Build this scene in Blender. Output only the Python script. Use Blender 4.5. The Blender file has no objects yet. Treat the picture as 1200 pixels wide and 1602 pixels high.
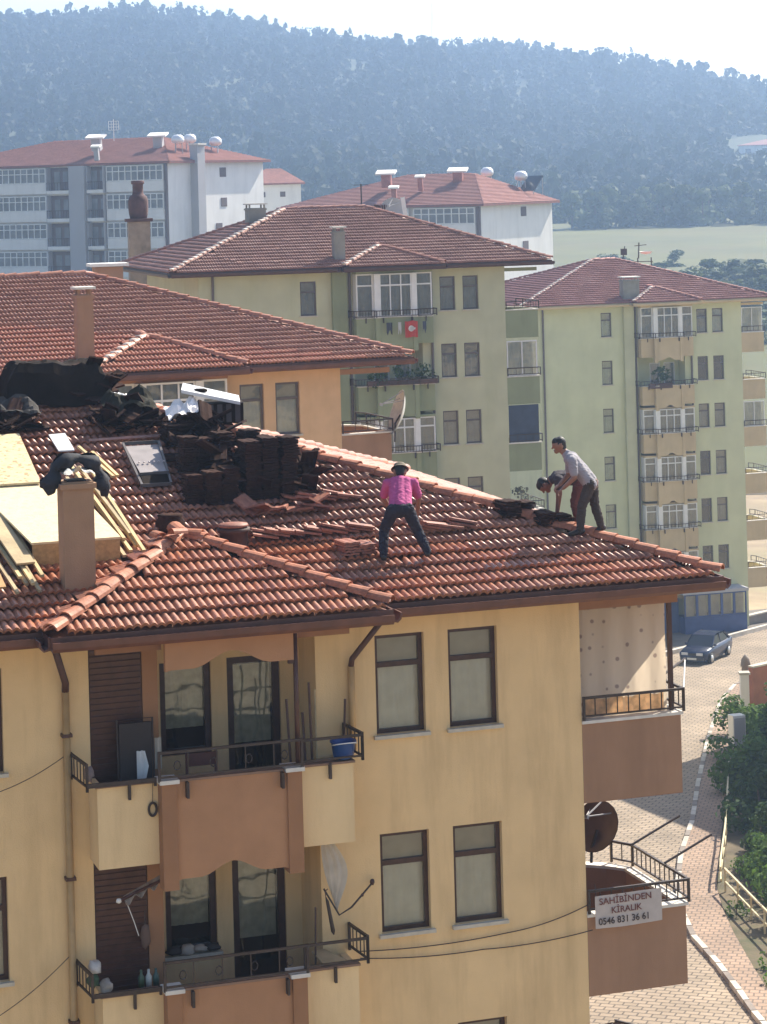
import bpy, bmesh, math, random
import numpy as np
from mathutils import Vector, Matrix, noise as mnoise
rnd = random.Random(7)
np.random.seed(7)
sc = bpy.context.scene
COL = sc.collection
R = math.radians

# ------------------------------------------------------------------ camera, sky, sun, exposure
CAM_H = 24.0
cam = bpy.data.objects.new('camera', bpy.data.cameras.new('camera'))
COL.objects.link(cam)
cam.location = (0, 0, CAM_H)
ROLL = 0.027
cam.matrix_world = Matrix(((math.cos(ROLL), math.sin(ROLL), 0, 0), (0, 0, -1, 0), (-math.sin(ROLL), math.cos(ROLL), 0, CAM_H), (0, 0, 0, 1)))
cam.data.sensor_width = 36
cam.data.lens = 3840 / 1602 * 36
cam.data.shift_y = -(801 - 290) / 1602
cam.data.clip_start = 0.5
cam.data.clip_end = 4000
sc.camera = cam

HAZE = .00052
DS = 1.2
SUN_EL, SUN_AZ = R(43), R(50)          # azimuth measured from +X towards +Y
SKY_STRENGTH, SUN_STRENGTH, EXPOSURE = 0.105, 5.0, 1.02
world = bpy.data.worlds.new('World')
sc.world = world
world.use_nodes = True
wn = world.node_tree.nodes
sky = wn.new('ShaderNodeTexSky')
sky.sky_type = 'NISHITA'
sky.sun_disc = False
sky.sun_elevation = SUN_EL
sky.sun_rotation = R(90) - SUN_AZ
sky.air_density = 1.0
sky.dust_density = 3.0
sky.ozone_density = 1.0
sky.altitude = 800
world.node_tree.links.new(sky.outputs[0], wn['Background'].inputs[0])
wn['Background'].inputs[1].default_value = SKY_STRENGTH
sun = bpy.data.objects.new('sun', bpy.data.lights.new('sun', 'SUN'))
COL.objects.link(sun)
sun.data.energy = SUN_STRENGTH
sun.data.angle = R(0.5)
sun.data.color = (1.0, 0.93, 0.80)
sdir = Vector((math.cos(SUN_EL) * math.cos(SUN_AZ), math.cos(SUN_EL) * math.sin(SUN_AZ), math.sin(SUN_EL)))
sun.rotation_euler = sdir.to_track_quat('Z', 'Y').to_euler()
sun.location = (60, 60, 90)
vs = sc.view_settings
vs.view_transform = 'Standard'
vs.look = 'None'
vs.exposure = EXPOSURE
vs.gamma = 1
vs.use_curve_mapping = False
sc.cycles.use_denoising = True
sc.cycles.max_bounces = 6
sc.cycles.diffuse_bounces = 3
sc.cycles.glossy_bounces = 3
sc.cycles.transparent_max_bounces = 12
sc.cycles.volume_bounces = 1
sc.cycles.volume_step_rate = 4
sc.cycles.sample_clamp_indirect = 6

# ------------------------------------------------------------------ materials
MATS = {}
def mat(name, c=(.5, .5, .5), rough=.8, var=.12, scale=6, bump=0.0, bscale=40, stain=0.0, stain_c=None, metal=0, spec=.5, streak=False, stain_scale=1.2, trans=0):
    """principled with world-placed noise: small colour variation, optional stains and bump"""
    if name in MATS:
        return MATS[name]
    m = bpy.data.materials.new(name)
    m.use_nodes = True
    nt = m.node_tree
    N, L = nt.nodes, nt.links
    b = N['Principled BSDF']
    b.inputs['Roughness'].default_value = rough
    b.inputs['Metallic'].default_value = metal
    b.inputs['Specular IOR Level'].default_value = spec
    geo = N.new('ShaderNodeNewGeometry')
    src = geo.outputs['Position']
    n1 = N.new('ShaderNodeTexNoise'); n1.inputs['Scale'].default_value = scale; n1.inputs['Detail'].default_value = 5
    L.new(src, n1.inputs['Vector'])
    r = N.new('ShaderNodeMapRange')
    r.inputs['From Min'].default_value = .3; r.inputs['From Max'].default_value = .7
    r.inputs['To Min'].default_value = 1 - var; r.inputs['To Max'].default_value = 1 + var
    L.new(n1.outputs['Fac'], r.inputs['Value'])
    mx = N.new('ShaderNodeMix'); mx.data_type = 'RGBA'; mx.blend_type = 'MULTIPLY'; mx.inputs['Factor'].default_value = 1
    mx.inputs['A'].default_value = (*c, 1)
    L.new(r.outputs['Result'], mx.inputs['B'])
    out = mx.outputs['Result']
    if stain > 0:
        mp = N.new('ShaderNodeMapping')
        if streak:
            mp.inputs['Scale'].default_value = (1, 1, .13)
        L.new(src, mp.inputs['Vector'])
        n2 = N.new('ShaderNodeTexNoise'); n2.inputs['Scale'].default_value = stain_scale; n2.inputs['Detail'].default_value = 8; n2.inputs['Roughness'].default_value = .65
        L.new(mp.outputs['Vector'], n2.inputs['Vector'])
        r2 = N.new('ShaderNodeMapRange')
        r2.inputs['From Min'].default_value = .48; r2.inputs['From Max'].default_value = .72
        r2.inputs['To Min'].default_value = 0; r2.inputs['To Max'].default_value = stain
        L.new(n2.outputs['Fac'], r2.inputs['Value'])
        m2 = N.new('ShaderNodeMix'); m2.data_type = 'RGBA'
        L.new(r2.outputs['Result'], m2.inputs['Factor'])
        L.new(out, m2.inputs['A'])
        m2.inputs['B'].default_value = (*(stain_c or tuple(x * .45 for x in c)), 1)
        out = m2.outputs['Result']
    L.new(out, b.inputs['Base Color'])
    if bump > 0:
        n3 = N.new('ShaderNodeTexNoise'); n3.inputs['Scale'].default_value = bscale; n3.inputs['Detail'].default_value = 4
        L.new(src, n3.inputs['Vector'])
        bp = N.new('ShaderNodeBump'); bp.inputs['Strength'].default_value = bump; bp.inputs['Distance'].default_value = .02
        L.new(n3.outputs['Fac'], bp.inputs['Height'])
        L.new(bp.outputs['Normal'], b.inputs['Normal'])
    if trans > 0:                       # thin cloth or leaf: part of the light comes through
        t = N.new('ShaderNodeBsdfTranslucent')
        L.new(out, t.inputs['Color'])
        ms = N.new('ShaderNodeMixShader'); ms.inputs[0].default_value = trans
        L.new(b.outputs[0], ms.inputs[1]); L.new(t.outputs[0], ms.inputs[2])
        L.new(ms.outputs[0], N['Material Output'].inputs['Surface'])
    MATS[name] = m
    return m

def tile_mat(name, c1, c2, dirt, rough=.42, dirt_amt=.6, spec=.5, old=.0):
    """clay: every tile its own tone (voronoi cells about a tile wide), lichen and soot in patches"""
    if name in MATS:
        return MATS[name]
    m = bpy.data.materials.new(name); m.use_nodes = True
    N, L = m.node_tree.nodes, m.node_tree.links
    b = N['Principled BSDF']
    b.inputs['Specular IOR Level'].default_value = spec
    geo = N.new('ShaderNodeNewGeometry')
    v = N.new('ShaderNodeTexVoronoi'); v.inputs['Scale'].default_value = 3.6
    L.new(geo.outputs['Position'], v.inputs['Vector'])
    sp = N.new('ShaderNodeSeparateColor'); L.new(v.outputs['Color'], sp.inputs[0])
    m1 = N.new('ShaderNodeMix'); m1.data_type = 'RGBA'
    m1.inputs['A'].default_value = (*c1, 1); m1.inputs['B'].default_value = (*c2, 1)
    L.new(sp.outputs[0], m1.inputs['Factor'])
    n = N.new('ShaderNodeTexNoise'); n.inputs['Scale'].default_value = .9; n.inputs['Detail'].default_value = 9; n.inputs['Roughness'].default_value = .7
    L.new(geo.outputs['Position'], n.inputs['Vector'])
    r = N.new('ShaderNodeMapRange'); r.inputs['From Min'].default_value = .47; r.inputs['From Max'].default_value = .7
    r.inputs['To Max'].default_value = dirt_amt
    L.new(n.outputs['Fac'], r.inputs['Value'])
    m2 = N.new('ShaderNodeMix'); m2.data_type = 'RGBA'
    L.new(r.outputs['Result'], m2.inputs['Factor']); L.new(m1.outputs['Result'], m2.inputs['A'])
    m2.inputs['B'].default_value = (*dirt, 1)
    n2 = N.new('ShaderNodeTexNoise'); n2.inputs['Scale'].default_value = 22; n2.inputs['Detail'].default_value = 6
    L.new(geo.outputs['Position'], n2.inputs['Vector'])
    r3 = N.new('ShaderNodeMapRange'); r3.inputs['From Min'].default_value = .3; r3.inputs['From Max'].default_value = .7
    r3.inputs['To Min'].default_value = .72; r3.inputs['To Max'].default_value = 1.25
    L.new(n2.outputs['Fac'], r3.inputs['Value'])
    m3 = N.new('ShaderNodeMix'); m3.data_type = 'RGBA'; m3.blend_type = 'MULTIPLY'; m3.inputs['Factor'].default_value = 1
    L.new(m2.outputs['Result'], m3.inputs['A']); L.new(r3.outputs['Result'], m3.inputs['B'])
    L.new(m3.outputs['Result'], b.inputs['Base Color'])
    r4 = N.new('ShaderNodeMapRange'); r4.inputs['From Min'].default_value = .35; r4.inputs['From Max'].default_value = .7
    r4.inputs['To Min'].default_value = rough - .06; r4.inputs['To Max'].default_value = rough + .3
    L.new(n.outputs['Fac'], r4.inputs['Value'])
    L.new(r4.outputs['Result'], b.inputs['Roughness'])
    bp = N.new('ShaderNodeBump'); bp.inputs['Strength'].default_value = .10; bp.inputs['Distance'].default_value = .01
    L.new(n2.outputs['Fac'], bp.inputs['Height']); L.new(bp.outputs['Normal'], b.inputs['Normal'])
    MATS[name] = m
    return m

def glass_mat():
    m = bpy.data.materials.new('window_glass'); m.use_nodes = True
    N, L = m.node_tree.nodes, m.node_tree.links
    N.remove(N['Principled BSDF'])
    t = N.new('ShaderNodeBsdfTransparent'); t.inputs[0].default_value = (.96, .97, .96, 1)
    g = N.new('ShaderNodeBsdfGlossy'); g.inputs['Roughness'].default_value = .04
    geo = N.new('ShaderNodeNewGeometry'); nz = N.new('ShaderNodeTexNoise'); nz.inputs['Scale'].default_value = 1.6; L.new(geo.outputs['Position'], nz.inputs['Vector'])
    bp = N.new('ShaderNodeBump'); bp.inputs['Strength'].default_value = .12; bp.inputs['Distance'].default_value = .1; L.new(nz.outputs['Fac'], bp.inputs['Height']); L.new(bp.outputs['Normal'], g.inputs['Normal'])
    g.inputs['Roughness'].default_value = .04; g.inputs['Color'].default_value = (.9, .93, .95, 1)
    f = N.new('ShaderNodeFresnel'); f.inputs[0].default_value = 1.7
    ms = N.new('ShaderNodeMixShader')
    L.new(f.outputs[0], ms.inputs[0]); L.new(t.outputs[0], ms.inputs[1]); L.new(g.outputs[0], ms.inputs[2])
    L.new(ms.outputs[0], N['Material Output'].inputs['Surface'])
    return m
GLASS = glass_mat()

# ------------------------------------------------------------------ mesh helpers
class MB:
    def __init__(s):
        s.v = []; s.f = []; s.sm = []
    def add(s, vs_, fs_, smooth=False):
        o = len(s.v)
        s.v += [tuple(p) for p in vs_]
        s.f += [tuple(i + o for i in f) for f in fs_]
        s.sm += [smooth] * len(fs_)
        return s
    def box(s, x0, x1, y0, y1, z0, z1):
        if x0 > x1: x0, x1 = x1, x0
        if y0 > y1: y0, y1 = y1, y0
        if z0 > z1: z0, z1 = z1, z0
        return s.add([(x0, y0, z0), (x1, y0, z0), (x1, y1, z0), (x0, y1, z0), (x0, y0, z1), (x1, y0, z1), (x1, y1, z1), (x0, y1, z1)],
                     [(0, 3, 2, 1), (4, 5, 6, 7), (0, 1, 5, 4), (1, 2, 6, 5), (2, 3, 7, 6), (3, 0, 4, 7)])
    def prism(s, poly, y0, y1, axis='y'):
        """polygon in (x,z) pushed along y (or in (x,y) pushed along z)"""
        n = len(poly)
        if axis == 'y':
            vs_ = [(p[0], y0, p[1]) for p in poly] + [(p[0], y1, p[1]) for p in poly]
        elif axis == 'x':
            vs_ = [(y0, p[0], p[1]) for p in poly] + [(y1, p[0], p[1]) for p in poly]
        else:
            vs_ = [(p[0], p[1], y0) for p in poly] + [(p[0], p[1], y1) for p in poly]
        fs_ = [tuple(range(n - 1, -1, -1)), tuple(range(n, 2 * n))] + [(i, (i + 1) % n, n + (i + 1) % n, n + i) for i in range(n)]
        return s.add(vs_, fs_)
    def tube(s, pts, r, n=6, cap=True, r2=None):
        pts = [Vector(p) for p in pts]
        k = len(pts)
        rad = r if isinstance(r, (list, tuple)) else [r] * k
        rings = []
        up = None
        for i, p in enumerate(pts):
            d = (pts[min(i + 1, k - 1)] - pts[max(i - 1, 0)])
            d = d.normalized() if d.length > 1e-9 else Vector((0, 0, 1))
            if up is None:
                up = Vector((0, 0, 1)) if abs(d.z) < .9 else Vector((1, 0, 0))
            x = up.cross(d).normalized(); y = d.cross(x).normalized()
            up = y
            rings.append([p + x * (rad[i] * math.cos(2 * math.pi * j / n)) + y * (rad[i] * math.sin(2 * math.pi * j / n)) for j in range(n)])
        vs_ = [q for rg in rings for q in rg]
        fs_ = [(i * n + j, i * n + (j + 1) % n, (i + 1) * n + (j + 1) % n, (i + 1) * n + j) for i in range(k - 1) for j in range(n)]
        if cap:
            fs_ += [tuple(range(n - 1, -1, -1)), tuple((k - 1) * n + j for j in range(n))]
        return s.add(vs_, fs_, n > 6)
    def bar(s, p, q, w=.03, h=None):
        """square bar from p to q"""
        p, q = Vector(p), Vector(q); h = h or w
        d = (q - p).normalized()
        up = Vector((0, 0, 1)) if abs(d.z) < .95 else Vector((0, 1, 0))
        x = d.cross(up).normalized() * w / 2; y = x.cross(d).normalized() * h / 2
        vs_ = [p - x - y, p + x - y, p + x + y, p - x + y, q - x - y, q + x - y, q + x + y, q - x + y]
        return s.add(vs_, [(0, 3, 2, 1), (4, 5, 6, 7), (0, 1, 5, 4), (1, 2, 6, 5), (2, 3, 7, 6), (3, 0, 4, 7)])
    def lathe(s, prof, n=16, c=(0, 0, 0), cap=True):
        k = len(prof)
        vs_ = [(c[0] + r * math.cos(2 * math.pi * j / n), c[1] + r * math.sin(2 * math.pi * j / n), c[2] + z) for r, z in prof for j in range(n)]
        fs_ = [(i * n + j, i * n + (j + 1) % n, (i + 1) * n + (j + 1) % n, (i + 1) * n + j) for i in range(k - 1) for j in range(n)]
        if cap:
            fs_ += [tuple(range(n - 1, -1, -1)), tuple((k - 1) * n + j for j in range(n))]
        return s.add(vs_, fs_, True)
    def blob(s, c, r, seed=0, n=8, m=6, rough=.2):
        c = Vector(c); r = r if isinstance(r, (tuple, list)) else (r, r, r)
        vs_ = []
        for i in range(m + 1):
            t = math.pi * i / m
            for j in range(n):
                ph = 2 * math.pi * j / n
                d = Vector((math.sin(t) * math.cos(ph), math.sin(t) * math.sin(ph), math.cos(t)))
                k = 1 + rough * mnoise.noise(d * 1.7 + Vector((seed * 3.1, seed * 1.7, 0)))
                vs_.append((c.x + d.x * r[0] * k, c.y + d.y * r[1] * k, c.z + d.z * r[2] * k))
        fs_ = [(i * n + j, (i + 1) * n + j, (i + 1) * n + (j + 1) % n, i * n + (j + 1) % n) for i in range(m) for j in range(n)]
        return s.add(vs_, fs_, True)
    def sheet(s, grid, smooth=True, thick=0.0):
        """grid[i][j] of points -> surface, optional thickness along z"""
        m_, n_ = len(grid), len(grid[0])
        vs_ = [tuple(p) for row in grid for p in row]
        fs_ = [(i * n_ + j, i * n_ + j + 1, (i + 1) * n_ + j + 1, (i + 1) * n_ + j) for i in range(m_ - 1) for j in range(n_ - 1)]
        return s.add(vs_, fs_, smooth)
    def mesh(s, name, m):
        me = bpy.data.meshes.new(name)
        me.from_pydata(s.v, [], s.f)
        if any(s.sm):
            me.polygons.foreach_set('use_smooth', s.sm)
        if m: me.materials.append(m)
        me.update()
        return me
    def build(s, name, m, parent=None, **kw):
        return link(name, s.mesh(name, m), parent, **kw)

def link(name, me, parent=None, loc=None, label=None, cat=None, group=None, kind=None, mw=None):
    o = bpy.data.objects.new(name, me)
    COL.objects.link(o)
    if parent is not None: o.parent = parent
    if loc is not None: o.location = loc
    if mw is not None: o.matrix_local = mw
    if label: o['label'] = label
    if cat: o['category'] = cat
    if group: o['group'] = group
    if kind: o['kind'] = kind
    return o

def thing(name, label, cat, loc=(0, 0, 0), rz=0.0, group=None):
    o = link(name, None, label=label, cat=cat, group=group)
    o.location = loc
    o.rotation_euler = (0, 0, rz)
    return o

def dup(root, loc, rz=None, label=None, group=None, scale=None):
    r = root.copy(); COL.objects.link(r)
    r.location = loc
    if rz is not None: r.rotation_euler = (0, 0, rz)
    if scale is not None: r.scale = scale
    if label: r['label'] = label
    if group: r['group'] = group
    for ch in root.children:
        c = ch.copy(); COL.objects.link(c); c.parent = r
        for g in ch.children:
            d = g.copy(); COL.objects.link(d); d.parent = c
    return r

def np_mesh(name, V, Q, m, smooth=False):
    """big meshes straight from numpy: V (n,3), Q (k,4 or 3)"""
    me = bpy.data.meshes.new(name)
    k, w = Q.shape
    me.vertices.add(len(V)); me.vertices.foreach_set('co', V.astype(np.float32).ravel())
    me.loops.add(k * w); me.loops.foreach_set('vertex_index', Q.astype(np.int32).ravel())
    me.polygons.add(k)
    me.polygons.foreach_set('loop_start', np.arange(0, k * w, w, dtype=np.int32))
    me.polygons.foreach_set('loop_total', np.full(k, w, dtype=np.int32))
    if smooth: me.polygons.foreach_set('use_smooth', np.ones(k, dtype=bool))
    me.materials.append(m)
    me.update(calc_edges=True)
    return me

def merge_instances(name, me, mats_, m):
    """one mesh holding a quad/tri template placed by many matrices"""
    v = np.empty(len(me.vertices) * 3); me.vertices.foreach_get('co', v); v = v.reshape(-1, 3)
    polys = [list(p.vertices) for p in me.polygons]
    f = np.array([p if len(p) == 4 else p + p[-1:] for p in polys])
    f3 = None
    M_ = np.array([[list(r) for r in x] for x in mats_])
    V = np.einsum('kij,nj->kni', M_[:, :3, :3], v) + M_[:, None, :3, 3]
    Q = f[None] + (np.arange(len(M_)) * len(v))[:, None, None]
    return np_mesh(name, V.reshape(-1, 3), Q.reshape(-1, 4), m)
# ------------------------------------------------------------------ roof tiles
TW, TL = .215, .33
def tile_mesh(name, m, fine=True):
    prof = ([0, .018, .036, .054, .072, .09], [0, .02, .035, .039, .033, .017]) if fine else ([0, .034, .068], [0, .034, .03])
    xs = prof[0] + [x + TW / 2 for x in prof[0]] + [TW]
    hs = prof[1] * 2 + [0]
    n = len(xs)
    z0, z1 = (.078, .012) if fine else (.07, .012)
    b = MB()
    vs_ = [(x, 0, z0 + h - .045) for x, h in zip(xs, hs)] + [(x, -.004, z0 + h) for x, h in zip(xs, hs)] + [(x, TL + .035, z1 + h) for x, h in zip(xs, hs)]
    fs_ = [(r * n + i, r * n + i + 1, (r + 1) * n + i + 1, (r + 1) * n + i) for r in range(2) for i in range(n - 1)]
    b.add(vs_, fs_, False)
    return b.mesh(name, m)

def ridge_mesh(name, m, r=.12, ln=.40, n=7):
    b = MB()
    ring = lambda rr, y, z: [(-rr * math.cos(math.pi * i / n), y, z + rr * .85 * math.sin(math.pi * i / n)) for i in range(n + 1)]
    o0, o1 = ring(r, 0, .012), ring(r * .84, ln, -.012)
    i0 = ring(r * .8, 0, .012)
    k = n + 1
    vs_ = o0 + o1 + i0
    fs_ = [(i, i + 1, k + i + 1, k + i) for i in range(n)] + [(2 * k + i, 2 * k + i + 1, i + 1, i) for i in range(n)]
    b.add(vs_, fs_, False)
    return b.mesh(name, m)

def basis(p, e, s):
    e = Vector(e).normalized(); s = Vector(s).normalized(); n = e.cross(s)
    return Matrix(((e.x, s.x, n.x, p[0]), (e.y, s.y, n.y, p[1]), (e.z, s.z, n.z, p[2]), (0, 0, 0, 1)))

def slope_tiles(p0, e, s, nx, ny, inside, jit=1.0, skip=None):
    """matrices of all tiles whose centre lies inside(x along eave, y up slope)"""
    p0 = Vector(p0); e = Vector(e).normalized(); s = Vector(s).normalized(); n = e.cross(s)
    out = []
    for j in range(ny):
        for i in range(nx):
            x, y = i * TW, j * TL
            if not inside(x + TW / 2, y + TL / 2): continue
            p = p0 + e * x + s * y + n * (rnd.uniform(-.004, .006) * jit)
            t = rnd.uniform(-.02, .02) * jit
            if rnd.random() < .03: t += rnd.uniform(-.09, .09); p = p - s * rnd.uniform(.0, .07) + n * .012
            e2 = e * math.cos(t) + s * math.sin(t) + n * rnd.uniform(-.02, .02) * jit
            s2 = s * math.cos(t) - e * math.sin(t) + n * rnd.uniform(-.012, .012) * jit
            if skip and skip(p): continue
            out.append(basis(p, e2, s2))
    return out

def ridge_line(p, q, step=.33):
    """matrices of ridge tiles laid from low end p to high end q"""
    p, q = Vector(p), Vector(q)
    d = q - p; k = max(1, int(d.length / step))
    d.normalize()
    e = d.cross(Vector((0, 0, 1))).normalized()
    out = []
    for i in range(k):
        pos = p + d * (i * step) + Vector((rnd.uniform(-.012, .012), rnd.uniform(-.012, .012), rnd.uniform(-.008, .012)))
        d2 = (d + Vector((rnd.uniform(-.04, .04), rnd.uniform(-.04, .04), rnd.uniform(-.02, .02)))).normalized()
        e2 = d2.cross(Vector((0, 0, 1))).normalized()
        out.append(basis(pos, e2, d2))
    return out

KM = .32                                   # pitch of the big slopes (rise over run)
KB = .366                                  # pitch of the small roof over the balcony bay
EAVE = 18.30
def roofz(b, k=KM):
    return EAVE + k * (b + .6)
def bay_z(a, b, s):
    m_ = min(b + 1.05, a - (-7.65 * s), -3.10 * s - a)
    return EAVE + KB * m_ if m_ > 0 else -9

# ------------------------------------------------------------------ windows
WCACHE = {}
def window_parts(parent, name, a0, a1, z0, z1, b, fm, sm=None, transom=.30, mull=(), curtain=None, upper=None, fw=.06, depth=.06, facing=-1, half_glass=None):
    """frame (the part) + panes, curtain, sill (sub-parts). The frame sits at depth b of the facade, looking to -b."""
    w, h = a1 - a0, z1 - z0
    key = (name, round(w, 3), round(h, 3), fm.name, sm.name if sm else '', transom, tuple(mull), curtain.name if curtain else '', upper.name if upper else '', fw)
    if key not in WCACHE:
        f = MB()
        f.box(0, fw, 0, depth, 0, h); f.box(w - fw, w, 0, depth, 0, h)
        f.box(fw, w - fw, 0, depth, h - fw, h); f.box(fw, w - fw, 0, depth, 0, fw)
        zt = h * (1 - transom) if transom else None
        if zt: f.box(fw, w - fw, -.004, depth, zt - fw * .6, zt + fw * .6)
        for q in mull: f.box(w * q - fw * .45, w * q + fw * .45, -.008, depth - .003, fw + .002, h - fw - .002)
        panes = []
        xs = [fw] + [w * q for q in mull] + [w - fw]
        for i in range(len(xs) - 1):
            l = xs[i] + (fw * .45 if i else 0); r_ = xs[i + 1] - (fw * .45 if i < len(xs) - 2 else 0)
            if zt:
                panes.append((l, r_, fw, zt - fw * .6)); panes.append((l, r_, zt + fw * .6, h - fw))
            else:
                panes.append((l, r_, fw, h - fw))
        pm = [MB().box(p[0] + .002, p[1] - .002, depth * .45, depth * .45 + .008, p[2] + .002, p[3] - .002).mesh('pane', GLASS) for p in panes]
        cm = []
        if curtain:
            c = MB(); n = max(8, int(w / .05))
            zt2 = zt if (zt and upper) else h - fw * .5
            grid = [[(fw * .3 + (w - fw * .6) * i / n, depth + .07 + .030 * math.sin(i * 1.9 + 1.3 * math.sin(i * .7)) + .008 * z, zz) for zz in (fw * .3, zt2)] for i in range(n + 1) for z in (0,)]
            c.sheet(grid); cm.append(c.mesh('curtain', curtain))
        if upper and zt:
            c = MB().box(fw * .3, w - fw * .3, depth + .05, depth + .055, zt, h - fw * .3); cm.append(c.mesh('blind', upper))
        sl = MB().box(-.05, w + .05, -.16, .02, -.05, -.002).mesh('sill', sm) if sm else None
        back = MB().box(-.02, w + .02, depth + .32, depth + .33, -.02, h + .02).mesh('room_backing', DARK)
        WCACHE[key] = (f.mesh(name, fm), pm, cm, sl, back)
    fmesh, pm, cm, sl, back = WCACHE[key]
    o = link(name, fmesh, parent, loc=(a0, b, z0))
    for p in pm: link('pane', p, o)
    for c in cm: link(c.name.split('.')[0], c, o)
    if sl: link('sill', sl, o)
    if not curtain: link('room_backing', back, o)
    return o

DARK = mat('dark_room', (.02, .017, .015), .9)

def wall_with_holes(b, a0, a1, z0, z1, holes, y, depth):
    """facade sheet at depth y with openings; each opening gets reveals 'depth' deep"""
    A = sorted({a0, a1, *[h[0] for h in holes], *[h[1] for h in holes]})
    Z = sorted({z0, z1, *[h[2] for h in holes], *[h[3] for h in holes]})
    A = [a for a in A if a0 <= a <= a1]; Z = [z for z in Z if z0 <= z <= z1]
    ia = {a: i for i, a in enumerate(A)}
    V = [(a, y, z) for z in Z for a in A]
    n = len(A)
    F = []
    for j in range(len(Z) - 1):
        for i in range(n - 1):
            ca, cz = (A[i] + A[i + 1]) / 2, (Z[j] + Z[j + 1]) / 2
            if any(h[0] < ca < h[1] and h[2] < cz < h[3] for h in holes): continue
            F.append((j * n + i, j * n + i + 1, (j + 1) * n + i + 1, (j + 1) * n + i))
    b.add(V, F)
    for h in holes:
        h0, h1, g0, g1 = h[:4]; d = h[4] if len(h) > 4 else depth
        b.add([(h0, y, g0), (h1, y, g0), (h1, y, g1), (h0, y, g1), (h0, y + d, g0), (h1, y + d, g0), (h1, y + d, g1), (h0, y + d, g1)],
              [(0, 4, 5, 1), (1, 5, 6, 2), (2, 6, 7, 3), (3, 7, 4, 0)])

# ------------------------------------------------------------------ colours of the place
YEL = mat('yellow_render', (.76, .535, .275), .9, .07, 1.4, .3, 60, .42, (.44, .29, .14), streak=True, stain_scale=2.6)
YEL2 = mat('pale_yellow_render', (.79, .575, .31), .9, .06, 1.4, .25, 60, .42, (.50, .34, .17), streak=True, stain_scale=2.2)
ORG = mat('terracotta_render', (.43, .225, .115), .9, .07, 2.5, .25, 90, .3, (.28, .14, .07), streak=True)
ORG2 = mat('dark_terracotta_render', (.33, .165, .08), .9, .07, 2.5, .25, 90, .25, streak=True)
BRP = mat('brown_parapet_render', (.36, .205, .12), .9, .05, 2.5, .25, 90, .35, streak=True)
PCH = mat('peach_render', (.66, .43, .24), .9, .06, 2.5, .2, 60, .2, streak=True)
GRN = mat('sage_render', (.50, .495, .32), .9, .07, 1.2, .2, 40, .3, (.36, .37, .19), streak=True)
GRN2 = mat('moss_render', (.27, .30, .17), .9, .07, 1.2, .2, 40, .3, streak=True)
LIM = mat('lime_render', (.57, .575, .36), .9, .07, .8, .2, 40, .25, (.42, .46, .24), streak=True)
SAND = mat('sand_render', (.55, .43, .25), .9, .07, 1.2, .2, 40, .25, streak=True)
BRW = mat('brown_wood_frame', (.055, .022, .014), .45, .25, 12, .15, 60)
DBR = mat('dark_brown_paint', (.075, .03, .02), .5, .2, 8, .1, 40)
GUT = mat('brown_gutter', (.13, .05, .032), .5, .2, 5, .1, 30)
SOF = mat('brown_soffit', (.30, .15, .08), .9, .1, 4)
WHT = mat('white_pvc', (.74, .73, .70), .35, .05, 4)
GRYF = mat('grey_brown_frame', (.12, .095, .085), .5, .15, 8)
SILL = mat('stone_sill', (.52, .47, .38), .7, .12, 8)
CURT = mat('net_curtain', (.74, .68, .55), .9, .08, 5, trans=.0)
CURTD = mat('dark_beige_blind', (.40, .33, .24), .9, .08, 5)  # darker beige than the net curtain
CURTG = mat('grey_curtain', (.34, .32, .28), .9, .12, 3)
CURTW = mat('pale_curtain', (.62, .60, .50), .9, .12, 3)
IRON = mat('dark_iron', (.045, .028, .022), .55, .3, 12)
COP = mat('pale_coping', (.66, .62, .55), .7, .12, 6)
PIPE = mat('painted_downpipe', (.50, .31, .13), .6, .1, 6)
CHIM = mat('chimney_render', (.37, .225, .13), .9, .08, 3, .25, 60, .3, streak=True)
TILE_M = tile_mat('clay_tile_main', (.43, .16, .075), (.29, .098, .048), (.17, .085, .055), .34, .6, .7)
TILE_R = tile_mat('clay_ridge', (.46, .17, .085), (.36, .125, .065), (.2, .10, .065), .55, .5, .4)
TILE_Y = tile_mat('clay_tile_second', (.44, .18, .10), (.36, .138, .078), (.26, .125, .085), .48, .45, .5)
TILE_G = tile_mat('clay_tile_third', (.38, .165, .11), (.30, .125, .08), (.17, .085, .07), .55, .5)
TILE_F = tile_mat('clay_tile_far', (.40, .15, .11), (.33, .12, .09), (.22, .11, .09), .6, .4)
CHG = mat('grey_chimney_render', (.30, .28, .23), .9, .15, 2, .3, 40, .4, streak=True)
BCOP = mat('brown_coping', (.26, .16, .11), .8, .2, 5)
MORT_GLINT = mat('mortar_and_glint', (.70, .64, .56), .9, .15, 10)  # mortar white that also holds the sun highlights on the tile ends

T_M = tile_mesh('roof_tile', TILE_M); T_Y = tile_mesh('roof_tile', TILE_Y); T_G = tile_mesh('roof_tile', TILE_G, False); T_F = tile_mesh('roof_tile', TILE_F, False)
RT_M = ridge_mesh('ridge_tile', TILE_R); RT_Y = ridge_mesh('ridge_tile', TILE_Y); RT_G = ridge_mesh('ridge_tile', TILE_G, n=5); RT_F = ridge_mesh('ridge_tile', TILE_F, n=5)

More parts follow.
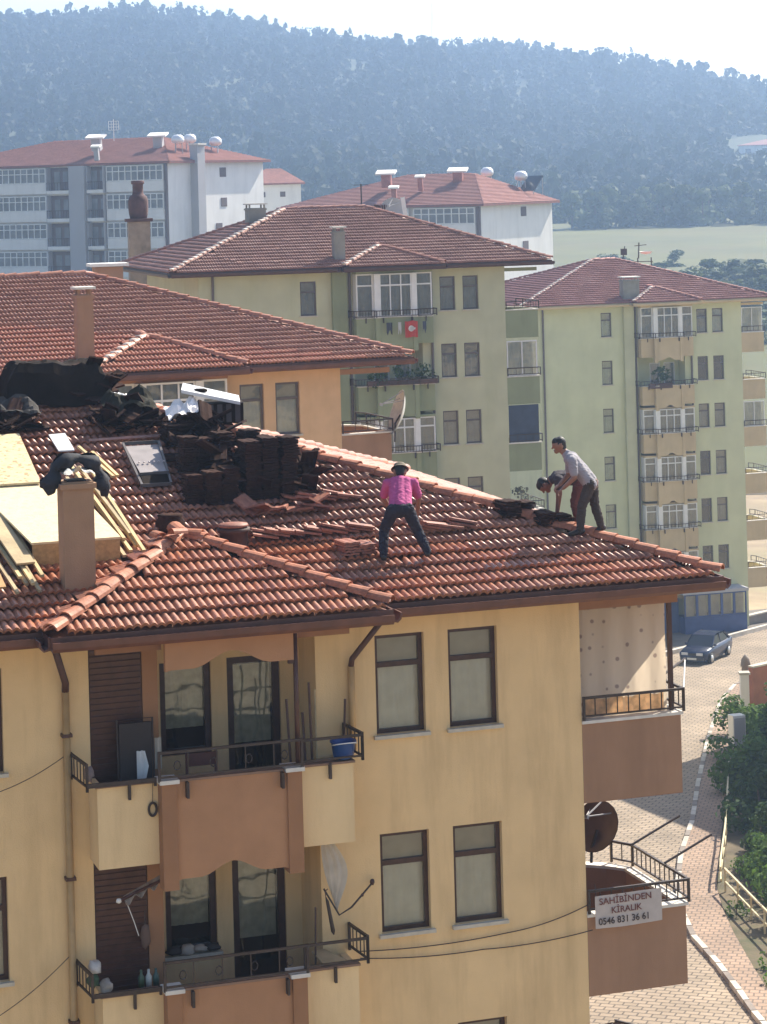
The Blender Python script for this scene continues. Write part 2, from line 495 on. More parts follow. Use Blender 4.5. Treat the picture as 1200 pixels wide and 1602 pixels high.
def roof_parts(root, cfg):
    s = cfg['s']; T, RT, TM = cfg['tile'], cfg['ridge'], cfg['tilem']
    half = cfg.get('half', 7.1); K = cfg.get('k', KM)
    aL, aR, b0, b1 = cfg.get('left', -14.8) * s, 1.96 + (0 if cfg.get('main') else -.1), -.6, -.6 + 2 * half
    zr = EAVE + K * half
    apR, apL = (aR - half, b0 + half, zr), (min(aL + half, aR - half - .1), b0 + half, zr)
    # solid deck under the tiles: the thing called roof; a shell with eave thickness
    d = MB(); t = .03
    V = [(aL, b0, EAVE - t), (aR, b0, EAVE - t), (aR, b1, EAVE - t), (aL, b1, EAVE - t), (apL[0], apL[1], zr - t), (apR[0], apR[1], zr - t),
         (aL, b0, EAVE - .14), (aR, b0, EAVE - .14), (aR, b1, EAVE - .14), (aL, b1, EAVE - .14)]
    d.add(V, [(0, 1, 5, 4), (1, 2, 5), (2, 3, 4, 5), (3, 0, 4), (0, 6, 7, 1), (1, 7, 8, 2), (2, 8, 9, 3), (3, 9, 6, 0), (9, 8, 7, 6)])
    # bay roof shell
    l, r_ = -7.65 * s, -3.10 * s
    hw = (r_ - l) / 2; bz = EAVE + KB * hw; bb = -1.05
    bk = bb + hw + 1.2
    V = [(l, bb, EAVE - t + .006), (r_, bb, EAVE - t + .006), ((l + r_) / 2, bb + hw, bz - t), ((l + r_) / 2, bk, bz - t), (l, 1.0, EAVE - t + .006), (r_, 1.0, EAVE - t + .006),
         (l, bb, EAVE - .146), (r_, bb, EAVE - .146), (l, .1, EAVE - .146), (r_, .1, EAVE - .146)]
    d.add(V, [(0, 1, 2), (1, 5, 3, 2), (4, 0, 2, 3), (0, 6, 7, 1), (6, 8, 9, 7), (1, 7, 9, 5), (0, 4, 8, 6)])
    roof = d.build('roof', TM, root)
    nrm = math.sqrt(1 + K * K)
    tl = []
    # front slope
    W = aR - aL
    def ins(x, y):
        run = y / nrm
        if not (run + .05 < x < W - run - .05 and run < half): return False
        a, b = aL + x, b0 + run
        return bay_z(a, b, s) < roofz(b, K) - .02
    tl += slope_tiles((aL, b0 - .03, EAVE - .01), (1, 0, 0), (0, 1, K), int(W / TW), int(half * nrm / TL) + 1, ins, cfg.get('jit', 1))
    # left slope, seen past the left hip; right slope
    D = b1 - b0
    insL = lambda x, y: y / nrm + .05 < x < D - y / nrm - .05 and y / nrm < half
    side = slope_tiles((aL - .03, b1, EAVE - .01), (0, -1, 0), (1, 0, K), int(D / TW), int(half * nrm / TL) + 1, insL, 1)
    side += slope_tiles((aR + .03, b0, EAVE - .01), (0, 1, 0), (-1, 0, K), int(D / TW), int(half * nrm / TL) + 1, insL, 1)
    # bay roof: front triangle and its two flanks
    nb = math.sqrt(1 + KB * KB); wb = r_ - l
    tl += slope_tiles((l, bb - .03, EAVE), (1, 0, 0), (0, 1, KB), int(wb / TW) + 1, int(hw * nb / TL) + 1, lambda x, y: y / nb + .02 < x < wb - y / nb - .02, cfg.get('jit', 1))
    def flank(side_):
        def f(x, y):
            run = y / nb
            if run > hw - .03: return False
            b = (bb + x) if side_ > 0 else (bb + 4.2 - x)
            a = (r_ - run) if side_ > 0 else (l + run)
            return b - bb > run + .02 and EAVE + KB * run > roofz(b, K) - .03
        return f
    tl += slope_tiles((r_ + .03, bb, EAVE), (0, 1, 0), (-1, 0, KB), 20, int(hw * nb / TL) + 1, flank(1))
    tl += slope_tiles((l - .03, bb + 4.2, EAVE), (0, -1, 0), (1, 0, KB), 20, int(hw * nb / TL) + 1, flank(-1))
    if cfg.get('tile_objects'):
        def key(m_):
            p = cfg['M'] @ m_.translation
            u = (p.x / p.y) * 3840 + 600
            return p.y + (100 if (u < -15 or u > 1215) else 0)
        tl.sort(key=key)
        for m_ in tl[:300]: link('roof_tile', T, roof, mw=m_)
        rest = tl[300:]
    else:
        rest = tl
    link('roof_tiles', merge_instances('roof_tiles', T, rest + side, TM), roof, kind='stuff')
    # hips and ridges
    lines = [((aR, b0, EAVE + .03), apR), (apR, apL), ((aL, b0, EAVE + .03), apL), ((aR, b1, EAVE + .03), apR), ((aL, b1, EAVE + .03), apL)]
    bayl = [((l, bb, EAVE + .04), ((l + r_) / 2, bb + hw, bz)), ((r_, bb, EAVE + .04), ((l + r_) / 2, bb + hw, bz)), (((l + r_) / 2, bb + hw + .8, bz), ((l + r_) / 2, bb + hw, bz))]
    for i, (p, q) in enumerate(lines + bayl):
        p = Vector(p) + Vector((0, 0, .05)); q = Vector(q) + Vector((0, 0, .05))
        ms_ = ridge_line(p, q)
        if i in (3, 4) or cfg.get('far'):
            link('ridge_tiles', merge_instances('ridge_tiles', RT, ms_, TM), roof, kind='stuff')
        else:
            for m_ in ms_: link('ridge_tile', RT, roof, mw=m_)
        if (i in (2, 5)) and cfg.get('mortar_glint'):  # left hips: lumps standing for mortar and for painted highlights on tile ends
            mb = MB()
            dd = (Vector(q) - Vector(p)).normalized()
            for m_ in ms_:
                c = m_.translation + dd * .06 + Vector((0, 0, .07))
                mb.blob(c, (.13, .10, .055), rnd.random() * 9, 6, 4, .5)
            mb.build('mortar_glint', MORT_GLINT, roof, kind='stuff')
    # gutters: dark brown boards and channels along the eaves
    g = MB()
    def run(p, q, nn):
        p, q, nn = Vector(p), Vector(q), Vector(nn)
        pr = [(0, .02), (0, -.15), (.09, -.17), (.14, -.12), (.15, -.035), (.13, -.035), (.115, -.11), (.08, -.145), (.03, -.12), (.03, .02)]
        V = [p + nn * x + Vector((0, 0, z)) for x, z in pr] + [q + nn * x + Vector((0, 0, z)) for x, z in pr]
        k = len(pr)
        g.add(V, [(i, (i + 1) % k, k + (i + 1) % k, k + i) for i in range(k)] + [tuple(range(k)), tuple(range(2 * k - 1, k - 1, -1))])
    e = EAVE - .01
    run((aL, b0 - .002, e), (l - .02, b0 - .002, e), (0, -1, 0)); run((r_ + .02, b0 - .002, e), (aR, b0 - .002, e), (0, -1, 0))
    run((l, bb - .002, e), (r_, bb - .002, e), (0, -1, 0))
    run((l - .002, bb, e), (l - .002, b0, e), (-1, 0, 0)); run((r_ + .002, bb, e), (r_ + .002, b0, e), (1, 0, 0))
    run((aR + .002, b0, e), (aR + .002, b1, e), (1, 0, 0)); run((aL - .002, b0, e), (aL - .002, b1, e), (-1, 0, 0))
    g.build('gutter', cfg.get('gut', GUT), root)
    return roof

def apartment(cfg):
    s = cfg['s']; o = cfg['o']
    root = thing('apartment_building', cfg['label'], 'building', (o[0], o[1], cfg['zo']), R(cfg['yaw']), 'apartment blocks built to the same plan')
    root['group'] = 'apartment blocks built to the same plan'
    cfg['M'] = Matrix.Translation((o[0], o[1], cfg['zo'])) @ Matrix.Rotation(R(cfg['yaw']), 4, 'Z')
    wall, wall2, cen, cen2 = cfg['wall'], cfg['side'], cfg['cen'], cfg['cen2']
    fm, cur, upp = cfg['frame'], cfg['curtain'], cfg['upper']
    A = lambda a: a * s
    zb = cfg.get('zb', -4.5)
    n = cfg['n']
    holes = []
    RB = 1.0
    for k in range(n):
        dz = -2.75 * k
        for a0, a1 in ((-3.02, -2.31), (-1.96, -1.24)) + cfg.get('leftwins', ((-8.83, -8.12),)):
            holes.append((A(a0), A(a1), 16.39 + dz, 17.77 + dz, .26))
        holes.append((A(-6.98), A(-3.87), 15.45 + dz, 17.93 + dz, RB))
    w = MB()
    LW = cfg.get('left', -14.8) + 1.3
    wall_with_holes(w, A(LW), 0, zb, 18.16, holes, 0, .26)
    for k in range(n):                                 # back wall of each recessed balcony with its own openings
        dz = -2.75 * k
        wall_with_holes(w, A(-6.98), A(-3.87), 15.45 + dz, 17.93 + dz, [(A(-5.81), A(-5.09), 16.15 + dz, 17.45 + dz, .2), (A(-4.86), A(-4.10), 15.46 + dz, 17.45 + dz, .2)], RB, .2)
    # side and rear walls
    D = 2 * cfg.get('half', 7.1) - 1.2; LW = cfg.get('left', -14.8) + 1.3
    w.add([(A(LW), 0, zb), (A(LW), D, zb), (A(LW), D, 18.16), (A(LW), 0, 18.16)], [(0, 3, 2, 1)])
    w.add([(0, 0, zb), (0, D, zb), (0, D, 18.16), (0, 0, 18.16)], [(0, 1, 2, 3)])
    w.add([(A(LW), D, zb), (0, D, zb), (0, D, 18.16), (A(LW), D, 18.16)], [(0, 3, 2, 1)])
    w.build('wall', wall, root)
    # soffit below the eaves
    so = MB()
    so.box(A(LW - 1.2), A(-7.66), -.58, -.004, 18.13, 18.155); so.box(A(-3.08), 1.9, -.58, -.004, 18.13, 18.155)
    so.box(A(-7.64), A(-3.11), -1.02, -.004, 18.12, 18.15)
    so.build('soffit', cfg.get('soffit', SOF), root)
    # windows
    for k in range(n):
        dz = -2.75 * k
        if k >= cfg.get('nwin', n): break
        for i, (a0, a1) in enumerate(((-3.02, -2.31), (-1.96, -1.24)) + cfg.get('leftwins', ((-8.83, -8.12),))):
            c_, u_ = (cur, upp)
            if cfg.get('vary') and rnd.random() < .35: c_ = CURTW if (k, i) in ((1, 2), (3, 2), (0, 1)) else (None if i < 2 else cur)
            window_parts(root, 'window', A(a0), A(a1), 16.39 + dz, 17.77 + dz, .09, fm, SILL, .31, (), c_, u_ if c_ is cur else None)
    roof = roof_parts(root, cfg)
    # balconies, storey by storey
    for k in range(n):
        dz = -2.75 * k
        kind = cfg['bays'][k] if k < len(cfg['bays']) else cfg['bays'][-1]
        bay(root, cfg, k, dz, kind)
        rk = cfg['rights'][k] if k < len(cfg['rights']) else cfg['rights'][-1]
        right_balcony(root, cfg, k, dz, rk)
    if cfg.get('shaft'):                               # chimney breast and drain pipes down the front
        MB().box(A(-7.95), A(-7.3), -.22, -.004, zb, 18.1).build('chimney_breast', cfg['shaft'], root)
        for a in (-3.44, -7.14, -13.2):
            MB().tube([(A(a), -.07, 18.1), (A(a), -.07, zb)], .055, 6).build('downpipe', GRYF, root)
    for ch in cfg.get('chimneys', ()):
        chimney(root, cfg, *ch)
    return root

def chimney(root, cfg, a, b, w_, zt, d_=.42, cap='open'):
    s = cfg['s']; a = a * s
    z0 = roofz(b, cfg.get('k', KM)) - .25
    c = MB()
    c.box(a, a + w_, b, b + d_, z0, zt)
    o = c.build('chimney', cfg['chim'], root)
    k = MB(); k.box(a - .035, a + w_ + .035, b - .035, b + d_ + .035, zt - .09, zt - .02); k.build('chimney_band', cfg['chim'], o)
    if cap == 'slab':
        k = MB()
        for x in (a + .03, a + w_ - .09):
            for y in (b + .03, b + d_ - .09): k.box(x, x + .06, y, y + .06, zt - .01, zt + .14)
        k.build('cap_post', cfg['chim'], o)
        k = MB(); k.box(a - .06, a + w_ + .06, b - .06, b + d_ + .06, zt + .14, zt + .20); k.build('cap_slab', COP, o)
    else:
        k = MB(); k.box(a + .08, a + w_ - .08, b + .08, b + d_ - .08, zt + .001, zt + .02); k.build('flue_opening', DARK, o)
    return o

def arch_poly(a0, a1, ztop, zlow, rise):
    """front panel whose lower edge swings up in the middle, as a wavy valance"""
    pts = [(a0, ztop), (a0, zlow)]
    n = 16
    for i in range(n + 1):
        t = i / n
        k = max(0, 1 - abs(t - .5) / .32)
        k = k * k * (3 - 2 * k)
        pts.append((a0 + (a1 - a0) * (.04 + .92 * t), zlow + .02 + rise * k))
    pts += [(a1, zlow), (a1, ztop)]
    return pts

def railing(pts, h, m, parent, name='railing', z0=0.0, step=.11, ornament=False, bars=True):
    """iron rail along a line of points: top and bottom rail, posts at the corners, thin bars between"""
    r = MB()
    P = [Vector(p) for p in pts]
    for p, q in zip(P, P[1:]):
        u = Vector((0, 0, 1))
        r.bar(p + u * (h - .02), q + u * (h - .02), .035, .035)
        r.bar(p + u * .06, q + u * .06, .025, .025)
        L_ = (q - p).length; k = max(1, int(L_ / step))
        if bars:
            for i in range(1, k):
                c = p.lerp(q, i / k)
                r.bar(c + u * .07, c + u * (h - .035), .014, .014)
    for p in P: r.bar(p, p + Vector((0, 0, h)), .035, .035)
    if ornament:
        for p, q in zip(P, P[1:]):
            L_ = (q - p).length; k = int(L_ / .42)
            for i in range(k):
                c = p.lerp(q, (i + .5) / max(k, 1)) + Vector((0, 0, h * .5)); d = (q - p).normalized()
                r.tube([c + d * (.045 * math.cos(t)) + Vector((0, 0, .06 * math.sin(t))) for t in [j * math.pi / 4 for j in range(9)]], .008, 4)
    return r.build(name, m, parent)

def bay(root, cfg, k, dz, kind):
    s = cfg['s']; A = lambda a: a * s
    cen, cen2, sidem = cfg['cen'], cfg['cen2'], cfg['side']
    zt, zl = 16.20 + dz, 15.13 + dz
    sl = MB(); sl.box(A(-6.97), A(-3.57), -.585, -.004, 15.29 + dz, 15.44 + dz); sl.box(A(-6.0), A(-4.56), -.69, -.586, 15.29 + dz, 15.44 + dz)
    sl.box(A(-6.975), A(-3.875), -.003, .995, 15.30 + dz, 15.452 + dz)
    sl.build('balcony_slab', cfg.get('slab', SOF), root)
    p = MB(); p2 = MB()
    p.box(A(-7.02), A(-6.22), -.60, -.50, zl, zt); p.box(A(-7.02), A(-6.93), -.498, -.004, zl, zt); p.box(A(-6.92), A(-6.22), -.495, -.01, zl + .002, zl + .06)
    p2.box(A(-4.32), A(-3.55), -.60, -.50, zl, zt); p2.box(A(-3.64), A(-3.55), -.498, -.004, zl, zt); p2.box(A(-4.32), A(-3.65), -.495, -.01, zl + .002, zl + .06)
    p.build('side_parapet', sidem, root); p2.build('side_parapet', sidem, root)
    c = MB(); c.prism(arch_poly(A(-6.02), A(-4.53), zt + .03, 14.93 + dz, .17), -.80, -.70); c.build('centre_parapet', cen, root)
    for (q0, q1, zb_) in ((-6.22, -6.02, 14.82), (-4.53, -4.33, 14.86)):
        pil = MB().box(A(q0), A(q1), -.84, -.58, zb_ + dz, zt + .02).build('pilaster', cen2, root)
        MB().box(A(q0 - .03), A(q1 + .03), -.88, -.55, zt + .022, zt + .075).build('pilaster_cap', COP, pil)
    for (q0, q1, y0, y1, zz) in ((-7.05, -6.26, -.63, -.47, .003), (-4.29, -3.53, -.63, -.47, .003), (-5.98, -4.57, -.82, -.66, .033)):
        MB().box(A(q0), A(q1), y0, y1, zt + zz, zt + zz + .03).build('parapet_coping', cfg.get('coping', COP), root)
    if k == 0 and kind == 'open':                # valance under the bay roof
        v = MB(); v.prism(arch_poly(A(-6.12), A(-4.33), 18.118, 17.68, .20), -.80, -.70); v.build('valance', cen, root)
        [MB().box(A(q0), A(q1), -.62, -.54, 17.95, 18.118).build('fascia_board', cfg.get('soffit', SOF), root) for q0, q1 in ((-7.0, -6.13), (-4.32, -3.56))]
    if kind == 'open':
        f = cfg['frame']
        bw = window_parts(root, 'balcony_window', A(-5.81), A(-5.09), 16.15 + dz, 17.45 + dz, 1.05, f, SILL if k else None, 0, (), None, None, fw=.085)
        dr = window_parts(root, 'balcony_door', A(-4.86), A(-4.10), 15.46 + dz, 17.45 + dz, 1.05, f, None, 0, (), None, None, fw=.10)
        b_ = MB(); b_.box(A(-4.86) + .1, A(-4.10) - .1, .008, .05, .1, .62); b_.build('kick_panel', f, dr)
        b_ = MB(); b_.box(A(-4.86) + .11 - A(-4.86), A(-4.10) - A(-4.86) - .11, .12, .125, .75, 1.85); b_.build('curtain', CURTL, dr)
        cw = MB(); n = 14
        cw.sheet([[(.09 + (A(.72) - .18) * i / n, .11 + .012 * math.sin(i * 2.1), z) for z in (.35, 1.24)] for i in range(n + 1)])
        cw.build('curtain', CURTL, bw)
        # brown shutter closing the left third of the balcony
        sh = MB(); sh.box(A(-6.97), A(-6.27), .03, .06, 15.46 + dz, 17.92 + dz)
        sho = sh.build('shutter', DBR, root)
        for i in range(30):
            z = 15.5 + dz + i * .08
            b_ = MB(); b_.add([(A(-6.96), .028, z), (A(-6.28), .028, z), (A(-6.28), .012, z + .068), (A(-6.96), .012, z + .068), (A(-6.96), .028, z + .07), (A(-6.28), .028, z + .07)], [(0, 1, 2, 3), (3, 2, 5, 4)])
            b_.build('shutter_slat', DBR, sho)
        jb = MB(); jb.box(A(-6.26), A(-6.05), .02, .99, 15.46 + dz, 17.92 + dz); jb.build('recess_pier', cen2, root)
    elif kind in ('glazed', 'glazed_full'):
        z0, z1 = zt + .065, (18.0 if k == 0 else 17.64 + dz)
        f = WHT
        nb = 5
        segs = [(-6.99, -6.24, -.57), (-6.0, -4.55, -.76), (-4.31, -3.57, -.57)]
        for (l, r_, y) in segs:
            mull = (.333, .667) if r_ - l > 1 else ()
            window_parts(root, 'balcony_glazing', A(l), A(r_), z0, z1, y, f, None, .27, mull, cfg.get('bcurt', CURTG), None, fw=.05)
        [MB().box(A(q0), A(q1), -.78, -.55, z0, z1).build('glazing_post', f, root) for q0, q1 in ((-6.235, -6.005), (-4.545, -4.315))]
        b_ = MB(); b_.box(A(-6.99), A(-6.94), -.5, -.01, z0, z1); b_.box(A(-6.99), A(-6.94), -.5, -.01, z0, z0 + .05); b_.build('glazing_side', f, root)
        tr = MB(); tr.box(A(-7.0), A(-3.56), -.62, -.02, z1 + .01, z1 + .1); tr.build('glazing_head', cen2, root)
    elif kind == 'dark':
        window_parts(root, 'balcony_window', A(-5.81), A(-5.09), 16.15 + dz, 17.45 + dz, 1.05, WHT, None, 0, (), CURTG, None, fw=.07)
        window_parts(root, 'balcony_door', A(-4.86), A(-4.10), 15.46 + dz, 17.45 + dz, 1.05, WHT, None, 0, (), CURTG, None, fw=.07)
    # rails
    zr = zt + .04
    rm = cfg.get('rail', IRON)
    if kind == 'open':
        railing([(A(-7.25), -.03, zr - .02), (A(-7.16), -.66, zr - .05)], .36, rm, root, step=.12)
        railing([(A(-7.16), -.66, zr - .06), (A(-6.27), -.68, zr - .06)], .11, rm, root, bars=False)
        railing([(A(-6.25), -.86, zr + .02), (A(-4.33), -.86, zr + .02)], .40, rm, root, step=.36, ornament=True)
        railing([(A(-4.31), -.68, zr), (A(-3.44), -.68, zr)], .36, rm, root, step=.5, bars=False)
        railing([(A(-3.44), -.68, zr), (A(-3.50), -.03, zr)], .38, rm, root, step=.13)
    else:
        st = .2 if cfg.get('far') else .12
        railing([(A(-7.2), -.02, zr), (A(-7.16), -.72, zr), (A(-6.25), -.74, zr), (A(-6.22), -.98, zr), (A(-4.33), -.98, zr), (A(-4.30), -.74, zr), (A(-3.42), -.72, zr), (A(-3.46), -.02, zr)], .30, rm, root, step=st)
    for a in (-6.62, -5.9, -4.62, -3.9):
        MB().box(A(a), A(a) + .035, -.90 if -6 < a < -4.4 else -.66, -.80 if -6 < a < -4.4 else -.602, zt - .18, zt + .03).build('rail_bracket', rm, root)

def right_balcony(root, cfg, k, dz, kind):
    s = cfg['s']; A = lambda a: a * s
    if kind == 'none': return
    z0, z1 = 15.14 + dz, 16.26 + dz
    m = cfg['rbal']
    foot = [(.004, .002), (A(1.52), .002), (A(1.52), 1.95), (A(1.30), 2.25), (.004, 3.2)]
    sl = MB(); sl.prism([(x + (.0 if x < .1 else -.11), y + (.11 if y < .1 else -.12 if y > 2.1 else 0)) for x, y in foot], z0 + .01, z0 + .17, 'z'); sl.build('balcony_floor', mat('grey_floor_tiles', (.10, .085, .075), .7, .2, 3) if cfg.get('main') else cfg['cen2'], root)
    p = MB()
    p.box(.004, A(1.52), .002, .10, z0, z1)
    p.box(A(1.42), A(1.52), .102, 1.95, z0, z1)
    q = [(A(1.52), 1.952), (A(1.30), 2.25), (.004, 3.2), (.004, 3.08), (A(1.22), 2.19), (A(1.42), 1.93)]
    p.prism(q, z0, z1, 'z')
    p.build('right_parapet', m, root)
    c = MB()
    c.box(-.002, A(1.55), -.03, .13, z1 + .002, z1 + .045); c.box(A(1.40), A(1.55), .132, 1.96, z1 + .002, z1 + .045)
    c.prism([(A(1.55), 1.962), (A(1.32), 2.30), (.004, 3.24), (.004, 3.06), (A(1.20), 2.17), (A(1.40), 1.93)], z1 + .002, z1 + .045, 'z')
    c.build('right_coping', COP, root)
    rm = cfg.get('rail', IRON)
    zr = z1 + .05
    if cfg.get('main'): MB().box(.003, .03, .102, 3.05, z0 + .18, z0 + 2.72).build('bounce_cut_panel', DBR, root)  # dark pier edge carried back as an added panel to cut the wall's bounced light
    if kind in ('rail', 'open', 'curtain', 'awning', 'panel', 'glass'):
        h = .34
        railing([(.03, -.02, zr), (A(1.56), -.02, zr), (A(1.56), 1.98, zr), (A(1.36), 2.32, zr)], h, rm, root, name='balcony_rail', step=.16 if cfg.get('main') else .3, bars=True)
    if kind == 'glass':
        window_parts(root, 'balcony_glazing', A(.03), A(1.45), zr, 17.75 + dz, .04, WHT, None, 0, (.5,), CURTW, None, fw=.05)
    if kind == 'panel':
        b_ = MB(); b_.box(A(.04), A(1.44), .03, .05, zr, 17.85 + dz); b_.build('blue_tarpaulin', mat('blue_tarpaulin', (.035, .05, .085), .6, .2, 3), root)
    # corner post and beam up to the next storey
    if cfg.get('rpost', True):
        b_ = MB(); b_.box(.004, A(1.52), .004, .1, 17.88 + dz, 18.02 + dz); b_.build('balcony_beam', cfg.get('beam', m), root)
CURTL = mat('lace_curtain', (.46, .38, .26), .9, .22, 9)
# ------------------------------------------------------------------ terrain
def smooth(t):
    t = min(1, max(0, t)); return t * t * (3 - 2 * t)
def ground_z(x, y):
    y = y / DS
    if y < 60: z = 0
    elif y < 130: z = -.041 * (y - 60)
    else: z = -2.87
    left = smooth((25 - x) / 60) * smooth((y - 115) / 60) * 12          # the quarter on the left climbs
    z += left * (1 - smooth((y - 260) / 120))
    z += smooth((y - 150) / 160) * 12.0 + smooth((y - 300) / 150) * 5.5
    return z
def crest(x):
    pts = [(-700, 70), (-400, 96), (-190, 104), (-100, 103), (0, 92), (60, 84), (125, 74), (188, 62), (300, 45), (700, 30)]
    for (x0, z0), (x1, z1) in zip(pts, pts[1:]):
        if x0 <= x <= x1: return z0 + (z1 - z0) * (x - x0) / (x1 - x0)
    return pts[0][1] if x < pts[0][0] else pts[-1][1]
def hill_z(x, y):
    y = y / DS
    f = 440 + 25 * math.sin(x * .012)
    g = 14.6
    t = (y - f) / (1000 - f)
    n_ = mnoise.fractal(Vector((x * .008, y * .008, 1.3)), 1.0, 2.0, 4)
    c = crest(x) - 5
    if t <= 1:
        return g + (c - g) * smooth(max(t, 0)) ** .85 + 7 * n_ * smooth(t * 3) - 1.5 * (t < 0)
    return c + 7 * n_ - (y - 1000) * .12

def grid_sheet(xs, ys, fz):
    V = np.array([(x, y * DS, fz(x, y * DS)) for y in ys for x in xs]); n = len(xs); m_ = len(ys)
    I = np.arange(n * m_).reshape(m_, n)
    Q = np.stack([I[:-1, :-1], I[:-1, 1:], I[1:, 1:], I[1:, :-1]], -1).reshape(-1, 4)
    return V, Q

EARTH = mat('dry_earth', (.30, .22, .13), .95, .2, .6, .4, 9, .5, (.16, .17, .07), stain_scale=.15)
FIELD = mat('field_grass', (.085, .085, .016), .95, .25, .05, .2, 2, .8, (.12, .095, .03), stain_scale=.03)
xs = [-750, -500, -300] + list(np.arange(-200, 201, 8)) + [300, 500, 750]
V, Q = grid_sheet(xs, [-90, -40] + list(np.arange(0, 175, 5)), lambda x, y: ground_z(x, y) - .18)
link('ground', np_mesh('ground', V, Q, EARTH, True), kind='structure')
V, Q = grid_sheet(xs, list(np.arange(170, 480, 8)), lambda x, y: ground_z(x, y) + .0)
link('meadow', np_mesh('meadow', V, Q, FIELD, True), kind='structure')
FLOOR = mat('forest_floor', (.045, .055, .025), .95, .3, .05)
V, Q = grid_sheet(list(np.arange(-750, 751, 15)), list(np.arange(405, 1300, 15)), hill_z)
link('hill', np_mesh('hill', V, Q, FLOOR, True), kind='structure')

# ------------------------------------------------------------------ leaf crowns
def crown(seed, h=7.0, r=2.4, n=140, leaf=.75, pine=False, base=.25):
    g = np.random.RandomState(seed)
    V = []; Q = []
    k = 7
    cl = []
    for i in range(k + 4):
        if pine:
            t = g.rand(); rr = r * (1 - t) ** .8 * g.rand() ** .5
        else:
            t = g.rand(); rr = r * math.sqrt(max(.05, 1 - (2 * t - .9) ** 2)) * g.rand() ** .5 * .85
        a = g.rand() * 6.283
        cl.append((rr * math.cos(a), rr * math.sin(a), h * (base + (1 - base) * t * .95), r * (.30 + .25 * g.rand()) * (1 if not pine else (1.1 - .7 * t))))
    for i in range(n):
        c = cl[g.randint(len(cl))]
        d = g.randn(3); d /= np.linalg.norm(d)
        p = np.array(c[:3]) + d * c[3] * (.55 + .5 * g.rand()) * np.array([1, 1, .8])
        u = np.cross(d, g.randn(3)); u /= np.linalg.norm(u); w = np.cross(d, u) * (.5 + .4 * g.rand()); s_ = leaf * (.5 + .8 * g.rand())
        tip = d * s_ * .3
        o = len(V)
        V += [p - u * s_ * .5, p + w * s_ * .45 + tip, p + u * s_ * .5, p - w * s_ * .45 - tip * .3]
        Q.append((o, o + 1, o + 2, o + 3))
    return np.array(V), np.array(Q)

def leaf_mat(name, c, tr=.25, var=.35, scale=.8):
    return mat(name, c, .75, var, scale, trans=tr, spec=.25)
LEAF_H = leaf_mat('hill_foliage', (.026, .038, .018), .3, .25, .03)
LEAF_V = leaf_mat('valley_foliage', (.085, .11, .045), .25, .4, .2)
LEAF_G = leaf_mat('garden_foliage', (.095, .17, .03), .35, .45, 1.5)
LEAF_S = leaf_mat('garden_shrub_dark', (.045, .085, .022), .3, .4, 1.2)
BARK = mat('bark', (.10, .07, .045), .9, .3, 4, .5, 20)

def forest(name, spots, protos, m, kind='stuff', label=None, cat=None):
    VV = []; QQ = []; o = 0
    g = np.random.RandomState(3)
    for (x, y, z, k) in spots:
        V, Q = protos[g.randint(len(protos))]
        a = g.rand() * 6.283; c_, s_ = math.cos(a), math.sin(a)
        W = V * k * np.array([1, 1, .8 + .5 * g.rand()])
        W = np.stack([W[:, 0] * c_ - W[:, 1] * s_ + x, W[:, 0] * s_ + W[:, 1] * c_ + y, W[:, 2] + z], -1)
        VV.append(W); QQ.append(Q + o); o += len(V)
    return link(name, np_mesh(name, np.concatenate(VV), np.concatenate(QQ), m), kind=kind, label=label, cat=cat)

protos = [crown(i, 8, 3.2, 70, 2.1, False, .05) for i in range(5)] + [crown(20 + i, 9, 2.6, 60, 1.7, True, .05) for i in range(3)]
g = np.random.RandomState(11)
sp = []
while len(sp) < 6500:
    y = 445 + 585 * g.rand() ** .9
    x = (g.rand() * 2 - 1) * (.215 * y + 25)
    if 100 < x < 150 and 520 < y < 650: continue
    y *= DS
    sp.append((x, y, hill_z(x, y) - .6, .55 + .75 * g.rand()))
forest('hill_forest', sp, protos, LEAF_H, label='blue green forest covering the whole hillside', cat='forest')

# trees that stand out on the skyline
sky_protos = [crown(40 + i, 9.5, 3.6, 150, .95, False, .35) for i in range(5)] + [crown(60 + i, 12, 2.6, 110, .85, True, .3) for i in range(3)]
sky_me = [np_mesh('crown', V, Q, LEAF_H) for V, Q in sky_protos]
trunk_me = MB().tube([(0, 0, -1.2), (.1, 0, 3), (0, .1, 6.5)], [.22, .16, .06], 6).mesh('trunk', BARK)
first = None
for i in range(80):
    x = -202 + 404 * (i + 1.6 * g.rand()) / 80
    y = (985 + 30 * g.rand()) * DS
    loc = (x, y, hill_z(x, y) - .3)
    t = thing('skyline_tree', 'dark tree rising above the forest along the skyline of the hill', 'tree', loc, g.rand() * 6, 'trees along the skyline of the hill')
    link('crown', sky_me[g.randint(8)], t); link('trunk', trunk_me, t)
    k = .55 + .85 * g.rand() ** 2
    t.scale = (k * 1.1, k * 1.1, k)

